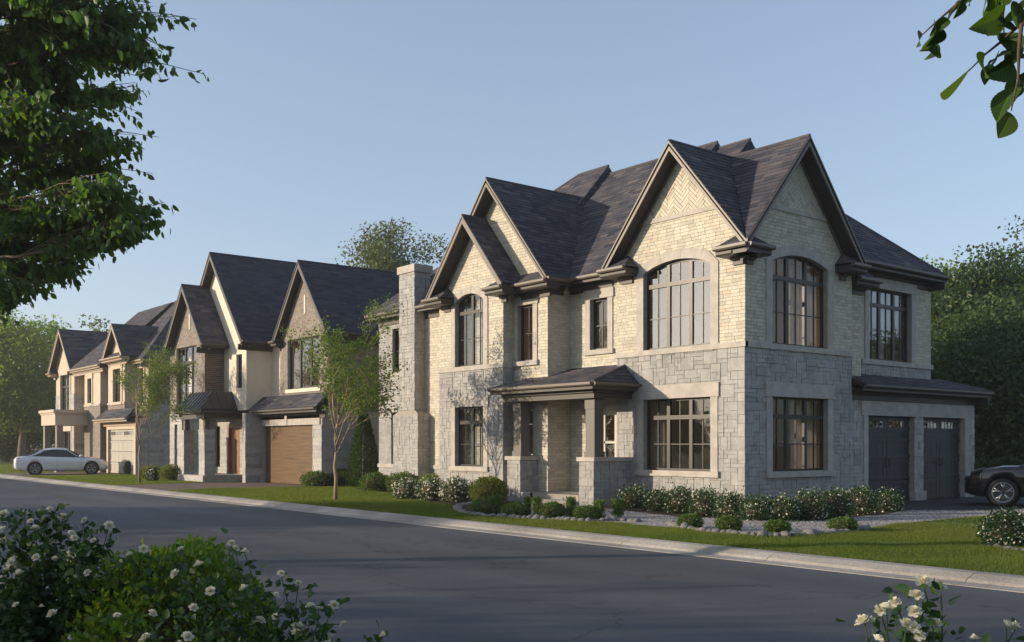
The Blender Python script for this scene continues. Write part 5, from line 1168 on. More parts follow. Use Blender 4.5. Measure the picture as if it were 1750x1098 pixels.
for k in range(150):                                                   # the rest of this tree, above and beside the picture
    c = bt + Vector((rng.uniform(-1.5, 2.2), rng.uniform(-1.8, .8), rng.uniform(3.4, 6))); put_leaf(rng.choice(NL), None, BT, bt, c, (rng.gauss(0, .6), rng.gauss(0, .6), -.8), rng.uniform(.08, .12), rng.uniform(0, 6))
# --- shrubs
ICO = None
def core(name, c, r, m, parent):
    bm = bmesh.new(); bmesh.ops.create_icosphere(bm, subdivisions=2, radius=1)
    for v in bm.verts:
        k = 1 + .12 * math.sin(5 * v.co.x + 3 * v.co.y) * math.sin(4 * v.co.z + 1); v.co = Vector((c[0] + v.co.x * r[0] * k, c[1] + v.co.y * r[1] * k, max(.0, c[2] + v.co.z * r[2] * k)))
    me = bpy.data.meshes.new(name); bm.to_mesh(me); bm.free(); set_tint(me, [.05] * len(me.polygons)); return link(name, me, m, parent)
def dome_pts(n, c, r, shell=.75, low=-.95, wob=.08):
    v = nrg.normal(0, 1, (int(n * 1.8), 3)); v = unit(v); v = v[v[:, 2] > low][:n]
    k = nrg.uniform(shell, 1.02, (len(v), 1)) * (1 + wob * np.sin(6 * v[:, :1] + 2) * np.sin(5 * v[:, 1:2] + 4 * v[:, 2:3]))
    P = np.array(c) + v * k * np.array(r); P[:, 2] = np.maximum(P[:, 2], .01); return P, v
FLW = None
def petals(P, size, m, parent, name='blossoms'):
    """small far blossoms: five-petalled stars of a few faces each"""
    n = len(P); a = unit(nrg.normal(0, 1, (n, 3)) + np.array([-.3, -.5, .6])); b = unit(np.cross(a, nrg.normal(0, 1, (n, 3)))); c = np.cross(a, b); V = np.empty((n, 7, 3)); V[:, 0] = P + a * size[:, None] * .1
    for i in range(6): t = i * math.pi / 3; V[:, i + 1] = P + (b * math.cos(t) + c * math.sin(t)) * size[:, None] * (.5 if i % 2 == 0 else .42) + a * size[:, None] * .15
    F = (np.arange(n)[:, None, None] * 7 + np.array([[0, i + 1, (i + 1) % 6 + 1] for i in range(6)])[None]).reshape(-1, 3)
    return tag(link(name, fastmesh(name, V.reshape(-1, 3), F, np.repeat(nrg.random(n), 6)), m, parent), kind='stuff')
def shrub(name, label, c, rx, ry, h, lm, n, ls, flowers=0, fs=.035, group=None, coremat=None, shell=.72, spread=.6, loose=0.0, fine=False):
    c = Vector(c); o = thing(name, label, 'shrub', tuple(c), group); cc = (c.x, c.y, c.z + h * .42); r = (rx, ry, h * .58)
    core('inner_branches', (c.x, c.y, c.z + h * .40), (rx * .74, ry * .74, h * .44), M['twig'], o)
    P, v = dome_pts(n, cc, r, shell); P = P + nrg.normal(0, 1, P.shape) * loose * np.array([1, 1, .8]); P[:, 2] = np.maximum(P[:, 2], .01); A = v * spread + nrg.normal(0, .6, P.shape) + np.array([0, 0, .25])
    leaves('foliage', P, A, ls * nrg.uniform(.7, 1.3, len(P)), M[lm], o, .30, .08, np.clip(nrg.normal(.5, .25, len(P)), 0, 1), fine)
    if flowers:
        Pf, vf = dome_pts(flowers, cc, (rx * 1.04, ry * 1.04, r[2] * 1.05), .92, -.5); Pf = Pf + nrg.normal(0, 1, Pf.shape) * loose * .8; Pf[:, 2] = np.maximum(Pf[:, 2], .02); petals(Pf, fs * nrg.uniform(.6, 1.3, len(Pf)), M['petal'], o)
    return o
def pxshrub(name, label, x0, x1, ytop, ybase, lm, n, ls, dep=1.0, **kw):
    p = gpt((x0 + x1) / 2, ybase); d = project(p)[2]; rx = (x1 - x0) / 2 * d / FPX; h = (ybase - ytop) * d / FPX; c = p + FWD * rx * dep * .8
    return shrub(name, label, (c.x, c.y, 0), rx, rx * dep, h, lm, n, ls, **kw)
G_H = 'clipped green shrubs along the house fronts'; G_B = 'boxwood balls on the gravel'; G_W = 'white-flowering shrubs along the corner house'; G_P = 'plants in front of the porch'
pxshrub('clipped_shrub', 'green mound leftmost of the two beside the chimney foot', 612, 664, 808, 841, 'leaf_box', 2600, .06, group=G_H)
pxshrub('clipped_shrub', 'green mound directly under the chimney, right of its twin', 656, 716, 808, 843, 'leaf_box', 3000, .06, group=G_H)
pxshrub('clipped_shrub', 'yellow-green mound behind the white flowers left of the stone wing', 712, 760, 811, 846, 'leaf_yel', 2400, .06, group=G_H)
pxshrub('clipped_shrub', 'yellow-green mound under the lower window of the stone wing', 762, 820, 813, 850, 'leaf_yel', 2600, .06, group=G_H)
pxshrub('clipped_shrub', 'big round yellow-green shrub left of the porch', 802, 868, 816, 862, 'leaf_yel', 4200, .055, group=G_H)
for (a, b_, yt, yb, lb) in ((672, 718, 822, 854, 'low white-flowering shrub, left end of the row before the stone wing'), (712, 762, 820, 857, 'low white-flowering shrub, second from the left before the stone wing'), (752, 806, 820, 859, 'low white-flowering shrub nearest the big round shrub by the porch')):
    pxshrub('flowering_shrub', lb, a, b_, yt, yb, 'leaf_rose', 2000, .055, flowers=300, fs=.058, loose=.07, group='white-flowering shrubs before the stone wing')
pxshrub('clipped_shrub', 'round shrub at the right of the wooden garage door', 509, 566, 806, 833, 'leaf_box', 3000, .06, group=G_H)
pxshrub('clipped_shrub', 'shaded shrub between the wooden garage door and the dark conifer', 562, 606, 802, 832, 'leaf_box', 2000, .07, group=G_H)
pxshrub('clipped_shrub', 'round shrub left of the porch of the brown brick house', 268, 306, 795, 822, 'leaf_yel', 2000, .07, group=G_H)
pxshrub('clipped_shrub', 'wide low shrub behind the second young tree', 234, 272, 797, 820, 'leaf_yel', 2000, .07, group=G_H)
pxshrub('flowering_shrub', 'small white-flowering shrub behind the second young tree', 246, 268, 801, 823, 'leaf_rose', 900, .07, flowers=70, fs=.08)
pxshrub('clipped_shrub', 'small upright evergreen beside the beige garage door', 211, 225, 789, 811, 'leaf_box', 1500, .08, group=G_H)
# dark conifer between the houses
cn = dpt(622, 760, 39.3); CN = thing('conifer', 'tall dark conical evergreen between the two nearer houses', 'tree', (cn.x, cn.y, 0)); mb = MB(); mb.tube([(cn.x, cn.y, -.05), (cn.x, cn.y, 2.7)], [.09, .02], 6); mb.build('trunk', M['bark'], CN)
n = 9000; zz = nrg.random(n) ** 1.3 * 2.85; rad = .72 * (1 - zz / 2.95) ** .7 * nrg.uniform(.5, 1.05, n); an = nrg.uniform(0, 6.28, n); P = np.stack([cn.x + rad * np.cos(an), cn.y + rad * np.sin(an), zz + .03], 1)
leaves('crown', P, np.stack([np.cos(an), np.sin(an), nrg.uniform(.2, 1.2, n)], 1), .10 * nrg.uniform(.7, 1.2, n), M['leaf_dark'], CN, .22, .05)
# white-flowering shrubs round the corner wing
for (a, b_, yt, yb, lb) in ((1060, 1112, 834, 870, 'white-flowering shrub right against the porch, first of the row'), (1108, 1150, 842, 875, 'white-flowering shrub under the left of the downstairs window'), (1142, 1190, 836, 879, 'white-flowering shrub under the middle of the downstairs window'), (1184, 1234, 841, 884, 'white-flowering shrub under the right of the downstairs window'), (1230, 1278, 846, 888, 'white-flowering shrub just left of the house corner'),
                           (1272, 1322, 853, 891, 'white-flowering shrub exactly at the house corner'), (1312, 1372, 853, 892, 'white-flowering shrub right of the corner, in front of the golden mound'), (1362, 1420, 842, 891, 'tall white-flowering shrub under the shaded downstairs window'), (1408, 1462, 840, 888, 'white-flowering shrub below the right end of the shaded window'), (1452, 1506, 836, 882, 'white-flowering shrub in front of the left garage jamb'), (1496, 1548, 842, 876, 'white-flowering shrub at the right end of the bed, before the garage door')):
    pxshrub('flowering_shrub', lb, a, b_, yt, yb, 'leaf_rose', 2600, .05, flowers=210, fs=.042, group=G_W, spread=.9, loose=.075)
pxshrub('clipped_shrub', 'golden green mound behind the white flowers just right of the house corner', 1284, 1372, 830, 868, 'leaf_yel', 3000, .05, group=G_H)
pxshrub('clipped_shrub', 'green mound under the shaded downstairs window, behind the white flowers', 1360, 1430, 822, 862, 'leaf_box', 3000, .05, group=G_H)
pxshrub('clipped_shrub', 'green mound left of the garage, behind the white flowers', 1440, 1488, 832, 864, 'leaf_box', 2400, .05, group=G_H)
pxshrub('flowering_shrub', 'white-flowering shrub at the right edge of the lawn with pale stones at its foot', 1698, 1776, 879, 938, 'leaf_rose', 5200, .045, flowers=300, fs=.042, spread=.9, loose=.06)
for (a, b_, yt, yb, lb) in ((1161, 1205, 880, 905, 'small boxwood ball, leftmost of the four on the gravel'), (1227, 1272, 884, 909, 'small boxwood ball, second from the left on the gravel'), (1311, 1356, 891, 912, 'small boxwood ball, third from the left on the gravel'), (1422, 1472, 886, 911, 'small boxwood ball, rightmost of the four on the gravel')):
    pxshrub('boxwood_ball', lb, a, b_, yt, yb, 'leaf_box', 2600, .035, group=G_B)
for (a, b_, yt, yb, lb) in ((806, 862, 850, 881, 'dark boxwood in the stone ring, leftmost before the porch'), (856, 906, 861, 884, 'dark boxwood before the left porch pier'), (923, 968, 860, 887, 'dark boxwood before the porch steps'), (981, 1028, 866, 889, 'dark boxwood before the right porch pier')):
    pxshrub('clipped_shrub', lb, a, b_, yt, yb, 'leaf_box', 2600, .04, group=G_P)
for i, (a, b_, yt, yb, lb) in enumerate(((838, 856, 848, 882, 'upright tuft at the left end of the porch planting'), (896, 908, 850, 884, 'upright tuft between the first two dark boxwoods'), (910, 926, 850, 887, 'upright tuft left of the porch steps'), (966, 985, 850, 888, 'upright tuft right of the porch steps'), (1014, 1034, 856, 890, 'upright tuft at the right porch pier'), (1046, 1067, 853, 887, 'upright tuft at the edge of the gravel path'))):
    p = gpt((a + b_) / 2, yb - 2); d = project(p)[2]; o = thing('upright_plant', lb, 'plant', (p.x, p.y, 0), G_P); rx = (b_ - a) / 2 * d / FPX; h = (yb - yt) * d / FPX; n = 900
    q = nrg.normal(0, .4, (n, 2)) * rx; zz = nrg.random(n) ** .8 * h; P = np.stack([p.x + q[:, 0], p.y + q[:, 1], zz * .85], 1); A = np.stack([q[:, 0] * 1.2 + nrg.normal(0, .12, n), q[:, 1] * 1.2 + nrg.normal(0, .12, n), np.full(n, .5)], 1)
    leaves('foliage', P, A, .085 * nrg.uniform(.6, 1.2, n), M['leaf_box'], o, .13, .03)
# --- border stones
RM = []
for k in range(5):
    bm = bmesh.new(); bmesh.ops.create_icosphere(bm, subdivisions=2, radius=1); r4 = [rng.uniform(0, 6) for _ in range(6)]
    for v in bm.verts: v.co *= 1 + .16 * math.sin(2.3 * v.co.x + r4[0]) + .13 * math.sin(3.1 * v.co.y + r4[1]) + .10 * math.sin(4 * v.co.z + r4[2])
    me = bpy.data.meshes.new('border_stone'); bm.to_mesh(me); bm.free(); me.materials.append(M['rock']); me.polygons.foreach_set('use_smooth', [True] * len(me.polygons)); RM.append(me)
def stone_row(pts, label, group, size=(.11, .17)):
    P = [gpt(*p) for p in pts]; i = 0; p = P[0].copy()
    while i < len(P) - 1:
        s = rng.uniform(*size); o = link('border_stone', rng.choice(RM), None); o.location = (p.x + rng.uniform(-.03, .03), p.y + rng.uniform(-.03, .03), s * .30); o.scale = (s * rng.uniform(.8, 1.2), s * rng.uniform(.8, 1.2), s * rng.uniform(.5, .75)); o.rotation_euler = (rng.uniform(-.3, .3), rng.uniform(-.3, .3), rng.uniform(0, 6.28)); tag(o, label, 'stone', group)
        step = s * 1.7
        while i < len(P) - 1 and step > 0:
            L = (P[i + 1] - p).length
            if L > step: p = p + (P[i + 1] - p).normalized() * step; step = 0
            else: step -= L; i += 1; p = P[i].copy()
stone_row([(812, 862), (788, 866), (781, 872), (795, 879), (830, 884), (880, 886), (940, 889), (1000, 892), (1066, 891), (1095, 893)], 'rounded grey rock in the ring of border stones before the porch', 'border stones before the porch', (.06, .105))
stone_row([(1147, 897), (1160, 902), (1185, 907), (1215, 911), (1250, 913), (1290, 917), (1345, 918), (1400, 915), (1440, 913), (1482, 905)], 'rounded grey rock edging the gravel with the four boxwood balls', 'border stones along the gravel', (.065, .12))
stone_row([(1688, 930), (1705, 937), (1730, 942), (1760, 945)], 'pale rock at the foot of the white-flowering shrub by the right edge', 'pale stones by the right edge', (.05, .08))
# --- roses in the foreground
def rose_mesh(k):
    b = MB(); r = random.Random(k)
    for ring, (n, rad, h, tilt) in enumerate(((6, 1.0, .0, .80), (6, .90, .08, .58), (5, .72, .14, .38), (4, .50, .18, .2), (3, .28, .22, .05))):
        for i in range(n):
            a = 2 * math.pi * i / n + ring * .5 + r.uniform(-.2, .2); ca, sa = math.cos(a), math.sin(a); w = 2.3 * rad / n * r.uniform(.9, 1.2); pts = []
            for v in range(3):
                t = v / 2; rr = rad * (.15 + .85 * t * (tilt + .3) / 1.25); z = h + (1 - tilt) * .55 * t + .10 * t * r.uniform(-.5, 1) + .12
                for u in (-1, 0, 1):
                    ww = w * (.5 + .75 * math.sin(math.pi * (.2 + .6 * t))) * u * .62; zz = z + (.10 * abs(u)) * (1 if t > .2 else 0); pts.append((ca * rr - sa * ww, sa * rr + ca * ww, zz))
            b.tint = .1 + .5 * r.random() if ring < 2 else .6 + .4 * r.random(); b.add(pts, [(0, 1, 4, 3), (1, 2, 5, 4), (3, 4, 7, 6), (4, 5, 8, 7)])
    me = b.mesh('rose', True); me.materials.append(M['petal']); return me
ROSE = [rose_mesh(k) for k in range(5)]
def rose_bush(label, base, rx, h, nleaf, flowers, seed, fs=.025, stems=26, lsz=.042, fpx=()):
    rr = random.Random(seed); o = thing('rose_bush', label, 'shrub', base, 'white rose bushes in the foreground'); b = Vector(base); mb = MB(); P = []; A = []; ends = []
    for k in range(stems):
        az = rr.uniform(0, 6.28); q = rr.random() ** .5; e = b + Vector((math.cos(az) * rx * q, math.sin(az) * rx * q, h * (1 - .45 * q * q) * rr.uniform(.75, 1.0))); s = b + Vector((math.cos(az) * rx * .12 * q, math.sin(az) * rx * .12 * q, -.02)); pth = limb_path(s, e, .1, 6, .03); mb.tube(pth, [.007 - .0008 * i for i in range(7)], 5); ends.append((pth, e))
    for f in fpx:
        e = dpt(*f); s = b + Vector((rr.uniform(-.1, .1), rr.uniform(-.1, .1), h * .3)); pth = limb_path(s, e, .1, 6, .03); mb.tube(pth, [.006 - .0007 * i for i in range(7)], 5); ends.append((pth, e))
    mb.build('stem', M['leaf_rose'], o)
    for k in range(nleaf):
        pth, e = rr.choice(ends); i = rr.randint(1, 5); p = pth[i].lerp(pth[i + 1], rr.random()); P.append((p.x + rr.gauss(0, .032), p.y + rr.gauss(0, .032), max(.02, p.z + rr.gauss(0, .03)))); A.append((rr.gauss(0, 1), rr.gauss(0, 1), rr.gauss(.1, .6)))
    leaves('foliage', np.array(P), np.array(A), lsz * nrg.uniform(.6, 1.25, len(P)), M['leaf_rose'], o, .33, .10, fine=True)
    for k in range(flowers):
        if k < len(fpx): p = dpt(*fpx[k])
        else:
            th = rr.gauss(0, .75); q = (-FWD * math.cos(th) + RGT * math.sin(th)); hz = rr.uniform(.30, 1.0); p = b + q * rx * math.sqrt(max(.05, 1 - hz ** 3 * .8)) * rr.uniform(.85, 1.08) + Vector((0, 0, h * hz))
        nrm = Vector((rr.gauss(0, .5), rr.gauss(0, .5), 1)) - FWD * rr.uniform(0, 1.0); q = nrm.to_track_quat('Z', 'Y'); s = fs * rr.uniform(.65, 1.2)
        f = link('rose', rr.choice(ROSE), None); f.parent = o; f.matrix_parent_inverse = Matrix.Translation(b).inverted(); f.matrix_basis = Matrix.Translation(p) @ q.to_matrix().to_4x4() @ Matrix.Rotation(rr.uniform(0, 6.28), 4, 'Z') @ Matrix.Scale(s, 4)
    return o
c = dpt(60, 760, 5.0); rose_bush('white rose bush filling the bottom left corner', (c.x, c.y, 0), .62, 1.30, 12000, 80, 4, fpx=[(8, 880, 4.9), (42, 880, 5.0), (85, 872, 5), (107, 885, 5), (145, 890, 5), (186, 900, 4.9), (60, 905, 4.8), (160, 925, 4.8), (150, 980, 4.6), (210, 962, 4.7), (20, 960, 4.7), (120, 950, 4.7)], stems=46)
c = dpt(-150, 760, 5.2); rose_bush('white rose bush cut by the left edge at the bottom', (c.x, c.y, 0), .5, 1.25, 4000, 40, 14, stems=30)
c = dpt(300, 760, 4.9); shrub('dome_shrub', 'dense yellow-green dome shrub between the white roses at bottom left', (c.x, c.y, 0), .50, .50, 1.17, 'leaf_dome', 17000, .038, shell=.82, spread=.6, loose=.012, fine=True)
c = dpt(500, 760, 4.45); rose_bush('white rose bush in front of the yellow-green dome shrub', (c.x, c.y, 0), .36, .92, 3600, 50, 6, fpx=[(402, 938, 4.5), (418, 945, 4.4), (396, 930, 4.6), (480, 982, 4.4), (510, 998, 4.4), (530, 1038, 4.3), (545, 1042, 4.3), (505, 1072, 4.2), (570, 1036, 4.3), (656, 1088, 4.2), (470, 1020, 4.3), (300, 982, 4.35), (340, 968, 4.35), (310, 940, 4.5), (222, 950, 4.6), (245, 940, 4.6), (260, 1050, 4.2), (330, 1040, 4.2), (360, 1012, 4.25), (418, 1008, 4.25), (200, 1054, 4.2), (250, 1090, 4.1), (320, 1090, 4.1)], stems=34, lsz=.045)
c = dpt(1620, 760, 2.75); rose_bush('white rose bush rising at the bottom right corner', (c.x, c.y, 0), .26, 1.02, 900, 24, 9, fs=.026, stems=12, lsz=.042, fpx=[(1576, 996, 2.8), (1566, 1020, 2.75), (1608, 1010, 2.8), (1530, 1032, 2.8), (1505, 1045, 2.8), (1515, 1040, 2.75), (1478, 1066, 2.8), (1563, 1048, 2.75), (1548, 1068, 2.7), (1560, 1075, 2.7), (1600, 1066, 2.75), (1572, 1088, 2.7), (1720, 1072, 2.8), (1735, 1076, 2.8), (1500, 1096, 2.7), (1665, 1094, 2.7)])
# ================================================================== CARS
def car(name, label, loc, heading, paint, P):
    o = bpy.data.objects.new(name, None); COL.objects.link(o); o.location = loc; o.rotation_euler = (0, 0, heading); tag(o, label, 'car')
    I = lambda key, x: float(np.interp(x, P[key][0], P[key][1])); hl = P['L'] / 2; WR = P['R']; wx_ = (P['xf'], P['xr'])
    def arch(x):
        z = 0
        for w in wx_:
            dx = abs(x - w); Ra = WR + .06
            if dx < Ra: z = max(z, WR + math.sqrt(Ra * Ra - dx * dx))
        return z
    xs = np.linspace(-hl, hl, 90); V = []; F = []
    K = 11
    for x in xs:
        zb, zt, w = I('zb', x), I('zt', x), I('w', x); a = arch(x)
        mid = zb + (zt - zb) * .55; half_ = [(0, zb), (w * .80, zb), (w * .955, zb + .05), (w * .985, zb + (zt - zb) * .25), (w * .99, mid - .04), (w, mid + .05), (w * .985, zt - .10), (w * .955, zt - .03), (w * .88, zt + .0), (w * .5, zt + I('cr', x)), (0, zt + I('cr', x) * 1.25)]
        for s in (1, -1):
            for y, z in half_: V.append((x, s * y, max(z, min(a, zt - .06)) if y > w * .7 else z))
    for i in range(len(xs) - 1):
        for s in range(2):
            for k in range(K - 1):
                a = (i * 2 + s) * K + k; b = ((i + 1) * 2 + s) * K + k; f = (a, a + 1, b + 1, b); F.append(f[::-1] if s == 0 else f)
    for i, rev in ((0, False), (len(xs) - 1, True)):
        r = [(i * 2) * K + k for k in range(K)] + [(i * 2 + 1) * K + k for k in range(K - 1, -1, -1)]; F.append(tuple(r) if rev else tuple(r[::-1]))
    def mk(nm, V, F, m, smooth=True, parent=o):
        me = bpy.data.meshes.new(nm); me.from_pydata(V, [], F); bm = bmesh.new(); bm.from_mesh(me); bmesh.ops.remove_doubles(bm, verts=bm.verts, dist=.0004); bmesh.ops.recalc_face_normals(bm, faces=bm.faces); bm.to_mesh(me); bm.free()
        if smooth: me.polygons.foreach_set('use_smooth', [True] * len(me.polygons))
        me.update(); ob = bpy.data.objects.new(nm, me); COL.objects.link(ob); me.materials.append(m); ob.parent = parent; return ob
    body = mk('body', V, F, M[paint])
    # cabin
    c0, c1 = P['cab']; cx = np.linspace(c0, c1, 40); V = []; F = []; K2 = 6
    def cab(x):
        zr = I('zr', x); wb = I('w', x) * .90; zt = I('zt', x) - .02; t = max(0, min(1, (zr - zt) / (P['zmax'] - zt))); wt = wb - (wb - P['wr']) * t
        return [(wb, zt), (wb + (wt - wb) * .5 + .02, zt + (zr - zt) * .5), (wt + .015, zr - .05 * t), (wt - .05, zr - .01 * t), (wt * .5, zr + .025 * t), (0, zr + .03 * t)]
    for x in cx:
        for s in (1, -1):
            for y, z in cab(x): V.append((x, s * y, z))
    for i in range(len(cx) - 1):
        for s in range(2):
            for k in range(K2 - 1): a = (i * 2 + s) * K2 + k; b = ((i + 1) * 2 + s) * K2 + k; F.append((a, a + 1, b + 1, b))
    mk('window_glass', V, F, M['carglass'])
    V = []; F = []; rx = np.linspace(*P['roof'], 24)
    for x in rx:
        q = cab(x); q = [(q[2][0] + .012, q[2][1] - .03), (q[2][0] + .012, q[2][1] + .006), (q[3][0], q[3][1] + .014), (q[4][0], q[4][1] + .014), (q[5][0], q[5][1] + .014)]
        for s in (1, -1):
            for y, z in q: V.append((x, s * y, z))
    for i in range(len(rx) - 1):
        for s in range(2):
            for k in range(4): a = (i * 2 + s) * 5 + k; b = ((i + 1) * 2 + s) * 5 + k; F.append((a, a + 1, b + 1, b))
    mk('roof', V, F, M[paint])
    for s in (1, -1):
        for nm, xa, xb, wd in (('front_pillar', P['roof'][1] - .02, c1 - .06, .035), ('rear_pillar', P['roof'][0] + .02, c0 + .10, .10), ('centre_pillar', P['bp'], P['bp'] + .06, .028)):
            V = []; n = 10
            for i in range(n + 1):
                t = i / n; x = xa + (xb - xa) * t; q = cab(x); f = 1 - t; y = q[0][0] + (q[2][0] - q[0][0]) * f + .016; z = q[0][1] + (q[2][1] - q[0][1]) * f + (.02 if nm != 'centre_pillar' else 0)
                V += [(x - wd, s * y, z), (x + wd, s * y, z), (x + wd, s * (y - .05), z), (x - wd, s * (y - .05), z)]
            F = [(i * 4 + k, i * 4 + (k + 1) % 4, i * 4 + 4 + (k + 1) % 4, i * 4 + 4 + k) for i in range(n) for k in range(4)]
            mk(nm, V, F, M['plastic'] if nm == 'centre_pillar' else M[paint], False)
        for xd in P['seams']:
            V = []; n = 8
            for i in range(n + 1):
                z = I('zb', xd) + .1 + (I('zt', xd) - I('zb', xd) - .14) * i / n; w = I('w', xd); t = (z - I('zb', xd)) / (I('zt', xd) - I('zb', xd)); y = w * np.interp(t, [0, .25, .55, .65, .85, 1], [.955, .985, .99, 1, .985, .93]) + .002
                V += [(xd - .005, s * y, z), (xd + .005, s * y, z)]
            mk('door_seam', V, [(i * 2, i * 2 + 1, i * 2 + 3, i * 2 + 2) for i in range(n)], M['plastic'], False)
        for xd in P['handles']:
            w = I('w', xd); z = I('zt', xd) - .15; b = MB(); b.box(xd - .10, xd + .10, min(s * w * .98, s * (w + .018)), max(s * w * .98, s * (w + .018)), z - .014, z + .014); ob = b.build('door_handle', M[paint]); ob.parent = o
        xm = c1 - .25; w = I('w', xm); b = MB(); b.lathe((xm, s * (w + .09), I('zt', xm) + .08), (0, 1, 0), [(.001, -.11), (.06, -.10), (.085, -.03), (.08, .06), (.05, .11), (.001, .115)], 12); ob = b.build('mirror', M[paint if paint == 'carwhite' else 'plastic'], None, True); ob.parent = o
        b = MB(); zh = P['zlamp']; xh = hl - .16; w = I('w', xh); b.tube([(xh + .10, s * (w * .62), zh - .02), (xh + .04, s * w * .85, zh), (xh - .12, s * w * .97, zh + .05)], [.035, .05, .03], 8); ob = b.build('headlight', M['lamp_clear'], None, True); ob.parent = o
        b = MB(); zt_ = P['ztail']; xt = -hl + .10; w = I('w', xt); b.tube([(xt - .06, s * w * .55, zt_), (xt + .0, s * w * .9, zt_ + .01), (xt + .22, s * (I('w', xt + .22) * .995), zt_ + .02)], [.03, .045, .022], 8); ob = b.build('tail_light', M['lamp_red'], None, True); ob.parent = o
    b = MB(); b.box(hl - .10, hl + .004, -.42, .42, P['zlamp'] - .25, P['zlamp'] - .06); ob = b.build('grille', M['plastic']); ob.parent = o
    b = MB(); b.box(-hl + .3, hl - .3, -.55, .55, P['zbot'] + .02, P['zbot'] + .2); ob = b.build('underbody', M['plastic']); ob.parent = o
    for w in wx_:
        for s in (1, -1):
            yw = P['tw'] * s; b = MB(); tw = .115
            b.lathe((w, yw, WR), (0, s, 0), [(WR * .70, -tw), (WR * .95, -tw), (WR, -tw * .7), (WR, tw * .7), (WR * .965, tw), (WR * .74, tw * 1.02), (WR * .72, tw * .7)], 32); wh = b.build('wheel', M['tyre'], None, True); wh.parent = o
            b = MB(); b.lathe((w, yw, WR), (0, s, 0), [(WR * .73, tw * .55), (WR * .745, tw * .98), (WR * .69, tw * 1.0), (WR * .66, tw * .6), (WR * .64, -tw * .6)], 32); ob = b.build('rim', M['alloy'], None, True); ob.parent = wh
            b = MB(); b.lathe((w, yw, WR), (0, s, 0), [(WR * .66, -tw * .2), (.002, -tw * .25)], 24); ob = b.build('brake_disc', M['alloy_dark'], None); ob.parent = wh
            for k in range(5):
                a = 2 * math.pi * k / 5 + .3; b = MB()
                for da in (-.20, .20):
                    p0 = Vector((w + math.cos(a) * WR * .10, yw + s * tw * .70, WR + math.sin(a) * WR * .10)); p1 = Vector((w + math.cos(a + da * .4) * WR * .42, yw + s * tw * .82, WR + math.sin(a + da * .4) * WR * .42)); p2 = Vector((w + math.cos(a + da) * WR * .69, yw + s * tw * .85, WR + math.sin(a + da) * WR * .69)); b.tube([p0, p1, p2], [.024, .019, .016], 6)
                ob = b.build('spoke', M['alloy'], None, True); ob.parent = wh
            b = MB(); b.lathe((w, yw, WR), (0, s, 0), [(.001, tw * .9), (.045, tw * .85), (.05, tw * .6)], 12); ob = b.build('hub_cap', M['alloy_dark'], None, True); ob.parent = wh
            b = MB(); b.lathe((w, yw - s * .05, WR), (0, s, 0), [(.01, -.22), (WR + .055, -.22), (WR + .055, .05)], 24); ob = b.build('wheel_well', M['plastic'], None, True); ob.parent = o
    return o
SED = dict(L=5.06, R=.345, xf=1.62, xr=-1.42, tw=.80, zbot=.18, zmax=1.46, wr=.60, cab=(-1.95, 1.28), roof=(-1.02, .30), bp=-.28, seams=(1.05, -.25, -1.12), handles=(.0, -.92), zlamp=.68, ztail=.88,
           zb=([-2.53, -2.3, -1.9, 1.9, 2.3, 2.53], [.36, .28, .20, .20, .22, .30]), zt=([-2.53, -2.40, -1.9, -1.0, 0, 1.0, 1.5, 2.1, 2.4, 2.53], [.84, .99, 1.04, 1.01, .98, .95, .92, .82, .70, .58]),
           w=([-2.53, -2.42, -2.1, -1.4, 0, 1.6, 2.1, 2.4, 2.53], [.72, .84, .91, .945, .95, .94, .90, .80, .64]), cr=([-2.53, -1, 1.2, 1.6, 2.53], [.0, .02, .03, .06, .02]),
           zr=([-1.95, -1.5, -1.0, -.5, 0, .3, .7, 1.28], [1.02, 1.22, 1.39, 1.455, 1.45, 1.41, 1.24, .95]))
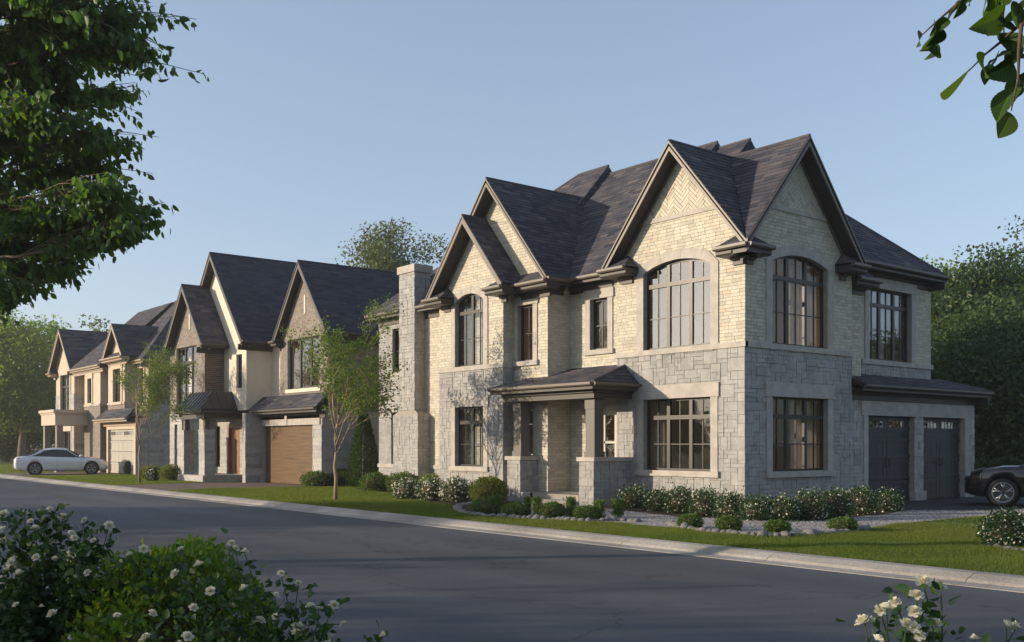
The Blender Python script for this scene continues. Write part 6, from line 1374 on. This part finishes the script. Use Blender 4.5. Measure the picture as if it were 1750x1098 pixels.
SUV = dict(L=4.70, R=.372, xf=1.42, xr=-1.42, tw=.82, zbot=.22, zmax=1.63, wr=.62, cab=(-2.2, 1.05), roof=(-1.7, .15), bp=-.35, seams=(.92, -.32, -1.2), handles=(-.12, -1.02), zlamp=.80, ztail=1.0,
           zb=([-2.35, -2.1, -1.9, 1.9, 2.15, 2.35], [.45, .32, .25, .25, .27, .34]), zt=([-2.35, -2.2, -1.5, 0, .9, 1.4, 1.9, 2.2, 2.35], [1.0, 1.10, 1.12, 1.08, 1.07, 1.05, .98, .86, .66]),
           w=([-2.35, -2.2, -1.8, 0, 1.5, 1.95, 2.2, 2.35], [.74, .86, .93, .95, .955, .90, .78, .58]), cr=([-2.35, -1, .9, 1.4, 2.35], [.0, .02, .04, .06, .02]),
           zr=([-2.2, -1.8, -1.2, -.5, 0, .15, .5, 1.05], [1.12, 1.42, 1.58, 1.63, 1.62, 1.60, 1.42, 1.06]))
def park(P, x, y, heading, front, near):
    # near wheel (front or rear axle, left or right side) stands on the ground point under pixel (x, y)
    a = gpt(x, y); h = Vector((math.cos(heading), math.sin(heading), 0)); l_ = Vector((-h.y, h.x, 0))
    return a - h * (P['xf'] if front else P['xr']) - l_ * near * (P['tw'] + .10)
hd = R(-16); q = park(SED, 56, 812.3, hd, False, -1)
car('silver_car', 'silver-white sedan parked on the drive of the beige house at far left', (q.x, q.y, .008), hd, 'carwhite', SED).scale = (.93, .95, .98)
hd = R(116); q = park(SUV, 1714, 866.8, hd, True, 1)
car('black_car', 'black car with silver spoked wheels before the garage, cut by the right edge', (q.x, q.y, .012), hd, 'carblack', SUV)

# ================================================================== thin evening haze
b = MB(); b.box(-960, 960, -960, 960, -1.3, 19.0); hz = b.build('haze', None); tag(hz, kind='stuff')
hm = bpy.data.materials.new('evening_haze'); hm.use_nodes = True; hn = hm.node_tree.nodes; hn.remove(hn['Principled BSDF'])
pv = hn.new('ShaderNodeVolumePrincipled'); pv.inputs['Color'].default_value = (.93, .93, .92, 1); pv.inputs['Density'].default_value = .0007; pv.inputs['Anisotropy'].default_value = .35
hm.node_tree.links.new(pv.outputs[0], hn['Material Output'].inputs['Volume']); hz.data.materials.append(hm)
